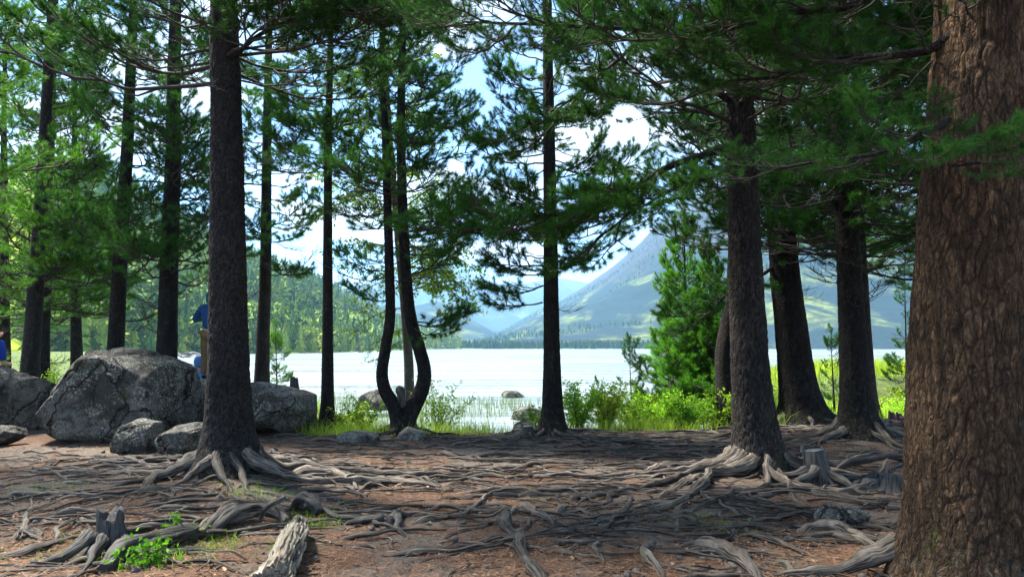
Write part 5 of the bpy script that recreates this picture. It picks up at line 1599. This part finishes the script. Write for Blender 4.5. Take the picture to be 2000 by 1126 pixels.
# ------------------------------------------------------------------ shrubs and herbs
def shrub(label, px, Y, h, wd, n_stem, n_leaf, seed, tint=(1, 1, 1), size=.05, name='shrub', z=None, cat='shrub', stemr=.008, py=None):
    r = np.random.default_rng(seed)
    if py is not None:
        b0 = G(px, py, .02)
    else:
        b0 = P(px, 800, Y)
    b0[2] = H(b0[0], b0[1]) if z is None else z
    root = empty(name, b0, label, cat)
    st = Mesh(); lf = Mesh()
    for k in range(n_stem):
        a = r.uniform(0, 2 * np.pi); sp = wd * r.uniform(.15, 1) ** .7
        tip = np.array([math.cos(a) * sp, math.sin(a) * sp, h * r.uniform(.55, 1.05) * (1 - .25 * (sp / wd) ** 2)])
        c = spline(np.array([[math.cos(a) * .03, math.sin(a) * .03, -.05], tip * [.35, .35, .5] + r.normal(0, .03, 3), tip]), 9)
        st.tube(c, np.linspace(stemr, stemr * .3, 9), 4, 0, cap=False)
        leafy(lf, r, c, int(n_leaf / n_stem * .5), size, size * .7, 0)
        for q in range(4):
            i = r.integers(3, 9); dv = r.normal(0, 1, 3) * [1, 1, .5] + [0, 0, .5]; dv /= np.linalg.norm(dv)
            sub = c[i - 1] + dv * h * r.uniform(.15, .35) * np.linspace(0, 1, 4)[:, None]
            st.tube(sub, np.linspace(stemr * .45, stemr * .2, 4), 3, 0, cap=False)
            leafy(lf, r, sub, int(n_leaf / n_stem * .14), size, size * .7, 0)
    link('stems', st.build('stems', M_TWIG), root)['kind'] = 'stuff'
    o = link('foliage', lf.build('foliage', M_LEAF), root); o.color = (*tint, 1); o['kind'] = 'stuff'
    return root
SH = [
 ('loose green willow bush left of the forked pine', 715, 14.6, 1.05, .62, 12, 1500, (1.2, 1.15, .8)),
 ('low bright shrub between the slim pine and the willow bush', 675, 14.0, .6, .4, 8, 800, (1.4, 1.3, .8)),
 ('airy open willow bush right of the forked pine with dark stems', 858, 14.2, 1.15, .62, 12, 1100, (1.0, 1.0, .8)),
 ('low leafy shrub by the stone near the tiny stump', 1045, 14.6, .65, .4, 8, 800, (1.2, 1.2, .8)),
 ('dense bright bush right of the slender lone pine', 1130, 14.2, .95, .6, 16, 2600, (1.3, 1.25, .8)),
 ('rounded bright bush under the tiny dark sapling', 1185, 14.4, 1.05, .6, 16, 2600, (1.35, 1.3, .8)),
 ('bush around the foot of the scrawny sapling', 1240, 14.8, .9, .55, 14, 2000, (1.05, 1.1, .8)),
 ('green bush at the foot of the lower young pine', 1290, 14.3, .85, .5, 14, 2200, (1.2, 1.2, .8)),
 ('leafy bush at the foot of the tall young pine', 1345, 14.0, .75, .5, 14, 2200, (1.2, 1.25, .8)),
 ('leafy bush crowding the bent dark trunk', 1400, 14.2, .9, .5, 14, 2000, (1.0, 1.1, .8)),
 ('yellow green bush between the grey pine and the broad based pine', 1505, 15.0, 1.1, .5, 14, 2000, (1.2, 1.2, .8)),
 ('bright marsh bush between the two leaning pines', 1612, 17.0, .95, .7, 14, 2000, (1.5, 1.4, .8)),
 ('bright marsh bush beside the shoe of the resting person', 1725, 16.5, .95, .8, 16, 2400, (1.6, 1.45, .8)),
 ('marsh bush at the edge of the big brown trunk', 1775, 18.0, 1.3, .8, 16, 2400, (1.5, 1.4, .8)),
 ('undergrowth bush in the grove behind the pale rounded boulder', 110, 17.0, 1.3, .9, 14, 2400, (1.1, 1.1, .8)),
 ('undergrowth bush behind the left end of the huge boulder', 180, 16.0, 1.3, .8, 14, 2200, (1.0, 1.05, .8)),
 ('leafy bush behind the resting place of the person on the pale boulder', 20, 18.5, 1.5, .9, 14, 2200, (1.2, 1.2, .8)),
 ('undergrowth bush between the two dark pines behind the boulder', 275, 17.5, 1.1, .8, 14, 2000, (1.2, 1.2, .8)),
]
for k, (lab, px, Y, h, wd, ns_, nl, tint) in enumerate(SH):
    q_ = .75 + .5 * ((k * 7) % 5) / 4
    tint = (tint[0] * q_ * (1 + .15 * ((k * 3) % 4 - 1.5) / 1.5), tint[1] * q_, tint[2] * q_)
    shrub(lab, px, Y - (.8 if Y < 15 else 0), h * (.98 if Y < 15 else 1.05), wd * 1.2, ns_, int(nl * 1.2), 1200 + k, tint)
shrub('bright leafy herb growing by the dark rotten root', 288, 0, .2, .2, 15, 300, 1301, (.5, .8, .45), .045, 'herb', None, 'plant', .004, py=1105)
shrub('small sprig of herb on the dead root mass', 338, 0, .2, .1, 7, 100, 1302, (.5, .8, .45), .05, 'herb', None, 'plant', .004, py=1052)
shrub('tiny seedling on the needles by the banded pine', 425, 0, .12, .08, 5, 60, 1303, (1, 1.15, .6), .035, 'herb', None, 'plant', .003, py=1042)

# ------------------------------------------------------------------ grass, reeds, litter
def blades(name, xy, z, hh, width, mat, label, cat, lean=.25, tint=(1, 1, 1)):
    n = len(xy)
    a = rng.uniform(0, 2 * np.pi, n)
    b_ = np.stack([xy[:, 0], xy[:, 1], z - .02], 1)
    sd = np.stack([np.cos(a), np.sin(a), 0 * a], 1) * (width * .5)[:, None]
    ld = np.stack([rng.normal(0, lean, n), rng.normal(0, lean, n), np.ones(n)], 1)
    mid = b_ + ld * (hh * .55)[:, None]
    tip = b_ + ld * hh[:, None] + np.stack([ld[:, 0] * hh * .5, ld[:, 1] * hh * .5, -.08 * hh], 1)
    V = np.stack([b_ - sd, b_ + sd, mid + sd * .7, mid - sd * .7, tip], 1).reshape(-1, 3)
    i = np.arange(n)[:, None] * 5
    o = link(name, make_mesh(name, V, [i + np.array([[0, 1, 2, 3]]), i + np.array([[3, 2, 4]])], mat, smooth=False))
    o.color = (*tint, 1)
    return tag(o, label, cat, kind='stuff')
x = rng.uniform(-4.5, 9.5, 26000); y = edge_y(x) + rng.uniform(-.12, 1, len(x)) ** 1.0 * 3.6 + .15
nz = fbm(np.stack([x * .8, y * .8, 0 * x], 1), 400, 3)
k = (rng.uniform(-.5, .6, len(x)) < nz + .25) & ~((np.abs(x - .6) < 1.0) & (y < edge_y(x) + 1.0) & (rng.uniform(0, 1, len(x)) < .7))
x, y = x[k], y[k]
blades('shore_grass', np.stack([x, y], 1), hgt(x, y), rng.uniform(.1, .36, len(x)), rng.uniform(.006, .014, len(x)), M_GRASS, 'bright green grass along the drop to the shore', 'grass', .3)
x = rng.uniform(5.2, 34, 30000); y = 15.5 + rng.uniform(0, 1, 30000) ** .8 * 33
k = (lake_d(x, y) < .4) & (x / y < .75)
x, y = x[k], y[k]
blades('marsh_grass', np.stack([x, y], 1), np.maximum(hgt(x, y), WATER), rng.uniform(.3, .8, len(x)), rng.uniform(.015, .04, len(x)), M_GRASS, 'bright yellow green marsh grass by the lake', 'grass', .25, (1.3, 1.2, .9))
x = rng.uniform(-16, -4, 9000); y = rng.uniform(13.5, 23, 9000)
blades('grove_grass', np.stack([x, y], 1), np.maximum(hgt(x, y), WATER), rng.uniform(.15, .5, len(x)), rng.uniform(.008, .02, len(x)), M_GRASS, 'grass in the grove behind the boulders', 'grass', .3)
x = rng.uniform(-9, 14, 30000); y = shore_y(x) - 1 + rng.uniform(0, 1, 30000) ** 1.4 * 16
nz = fbm(np.stack([x * .35, y * .22, 0 * x], 1), 410, 3)
k = (nz + rng.uniform(-.45, .3, len(x)) > .0)
x, y = x[k], y[k]
blades('reeds', np.stack([x, y], 1), np.full(len(x), WATER), rng.uniform(.15, .6, len(x)), rng.uniform(.008, .018, len(x)), M_REED, 'thin green reeds standing in the shallow water', 'reeds', .1)
# tufts on the forest floor round the banded pine and stumps
cx = [(545, 915, .3), (470, 935, .25), (520, 960, .3), (350, 1075, .35), (240, 1080, .3), (430, 1050, .25), (620, 990, .25), (480, 960, .3), (400, 880, .35), (300, 872, .3), (560, 1060, .2), (150, 1055, .4), (1400, 1015, .4), (620, 1015, .2), (90, 950, .4)]
xs, ys = [], []
for px, py, s in cx:
    c = G(px, py, .05); n = 130
    xs.append(c[0] + rng.normal(0, s * .5, n)); ys.append(c[1] + rng.normal(0, s * .5, n))
x, y = np.concatenate(xs), np.concatenate(ys)
blades('floor_grass', np.stack([x, y], 1), hgt(x, y), rng.uniform(.03, .13, len(x)), rng.uniform(.003, .006, len(x)), M_GRASS, 'short grass tufts among roots and stumps', 'grass', .5, (.75, .9, .7))
# fallen needles and bits of twig
def flakes(name, n, lmin, lmax, wmin, wmax, mat, label, ymin=4.0, ymax=12.5, tint=(1, 1, 1), zoff=.008):
    Y = ymin + (ymax - ymin) * rng.uniform(0, 1, n) ** 1.4
    X = rng.uniform(-.75, .75, n) * Y
    pn = fbm(np.stack([X * .8, Y * .8, 0 * X], 1), 500, 3)
    k = (pn + rng.uniform(-.6, .6, n) > -.1) & (Y < edge_y(X))
    X, Y = X[k], Y[k]; n = len(X)
    a = rng.uniform(0, 2 * np.pi, n)
    l = rng.uniform(lmin, lmax, n) / 2; w_ = rng.uniform(wmin, wmax, n) / 2
    c = np.stack([X, Y, hfast(X, Y) + zoff + np.abs(rng.normal(0, .009, n))], 1)
    d_ = np.stack([np.cos(a), np.sin(a), rng.normal(0, .18, n)], 1) * l[:, None]
    s_ = np.stack([-np.sin(a), np.cos(a), rng.normal(0, .3, n)], 1) * w_[:, None]
    V = np.stack([c - d_ - s_, c - d_ + s_, c + d_ + s_ * .6, c + d_ - s_ * .6], 1).reshape(-1, 3)
    o = link(name, make_mesh(name, V, [np.arange(4 * n).reshape(-1, 4)], mat, smooth=False))
    o.color = (*tint, 1)
    tag(o, label, 'needles', kind='stuff')
flakes('needle_litter', 95000, .04, .11, .0018, .0038, M_LITTER, 'fallen reddish pine needles strewn on the floor')
flakes('bark_chips', 7000, .012, .05, .008, .022, M_LITTER, 'small bark chips and cone scales on the floor', tint=(.6, .65, .7))
cone = Mesh()
cv_, cq_, ct_, cu_ = tube(np.stack([np.linspace(-.03, .03, 7), np.zeros(7), np.zeros(7)], 1), np.array([.006, .018, .022, .021, .017, .011, .004]), 8)
for k in range(260):
    Y = 4.2 + 7 * rng.uniform() ** 1.3; X = rng.uniform(-.72, .72) * Y
    a = rng.uniform(0, 6.28); c_, s_ = math.cos(a), math.sin(a); q = rng.uniform(.6, 1.2)
    v_ = cv_ * q
    cone.add(np.stack([v_[:, 0] * c_ - v_[:, 1] * s_ + X, v_[:, 0] * s_ + v_[:, 1] * c_ + Y, v_[:, 2] + float(hfast(X, Y)) + .012], 1), cq_, ct_)
tag(link('fallen_cones', cone.build('fallen_cones', M_STUMP)), 'small dark cones lying on the needles', 'cones', kind='stuff')
mt_ = Mesh()
for k in range(420):
    Y = rng.uniform(4.2, 11.5); X = rng.uniform(-.72, .72) * Y
    if Y > edge_y(np.array([X]))[0] - .3: continue
    a = rng.uniform(0, 2 * np.pi); l = rng.uniform(.08, .35)
    xy = np.array([X, Y]) + np.array([math.cos(a), math.sin(a)]) * np.linspace(-.5, .5, 5)[:, None] * l + rng.normal(0, .008, (5, 2))
    z = hfast(xy[:, 0], xy[:, 1]) + .008
    mt_.tube(np.stack([xy[:, 0], xy[:, 1], z + rng.uniform(0, .012, 5)], 1), np.linspace(1, .5, 5) * rng.uniform(.002, .006), 4, 0)
tag(link('fallen_twigs', mt_.build('fallen_twigs', M_ROOT)), 'small fallen twigs scattered over the floor', 'twigs', kind='stuff')

# ------------------------------------------------------------------ the air
top = max(hillZ.max(), mtZ.max(), 900.0) + 60
bx = np.array([(sx_ * 9200, (9200 if sy_ > 0 else -3300), (top if sz_ > 0 else -6.0)) for sz_ in (-1, 1) for sy_ in (-1, 1) for sx_ in (-1, 1)], float)
bq = np.array([[0, 2, 3, 1], [4, 5, 7, 6], [0, 1, 5, 4], [2, 6, 7, 3], [0, 4, 6, 2], [1, 3, 7, 5]])
M_AIR = bpy.data.materials.new('mountain_air')
M_AIR.use_nodes = True
t = M_AIR.node_tree
t.nodes.clear()
ao = N(t, 'ShaderNodeOutputMaterial'); av = N(t, 'ShaderNodeVolumePrincipled')
av.inputs['Color'].default_value = (0.34, 0.66, 1.0, 1)
av.inputs['Density'].default_value = 0.00013
av.inputs['Anisotropy'].default_value = 0.2
t.links.new(av.outputs[0], ao.inputs['Volume'])
hz = link('haze', make_mesh('haze', bx, [bq], M_AIR, smooth=False))
tag(hz, 'thin blue mountain haze filling the valley', 'haze', kind='stuff')
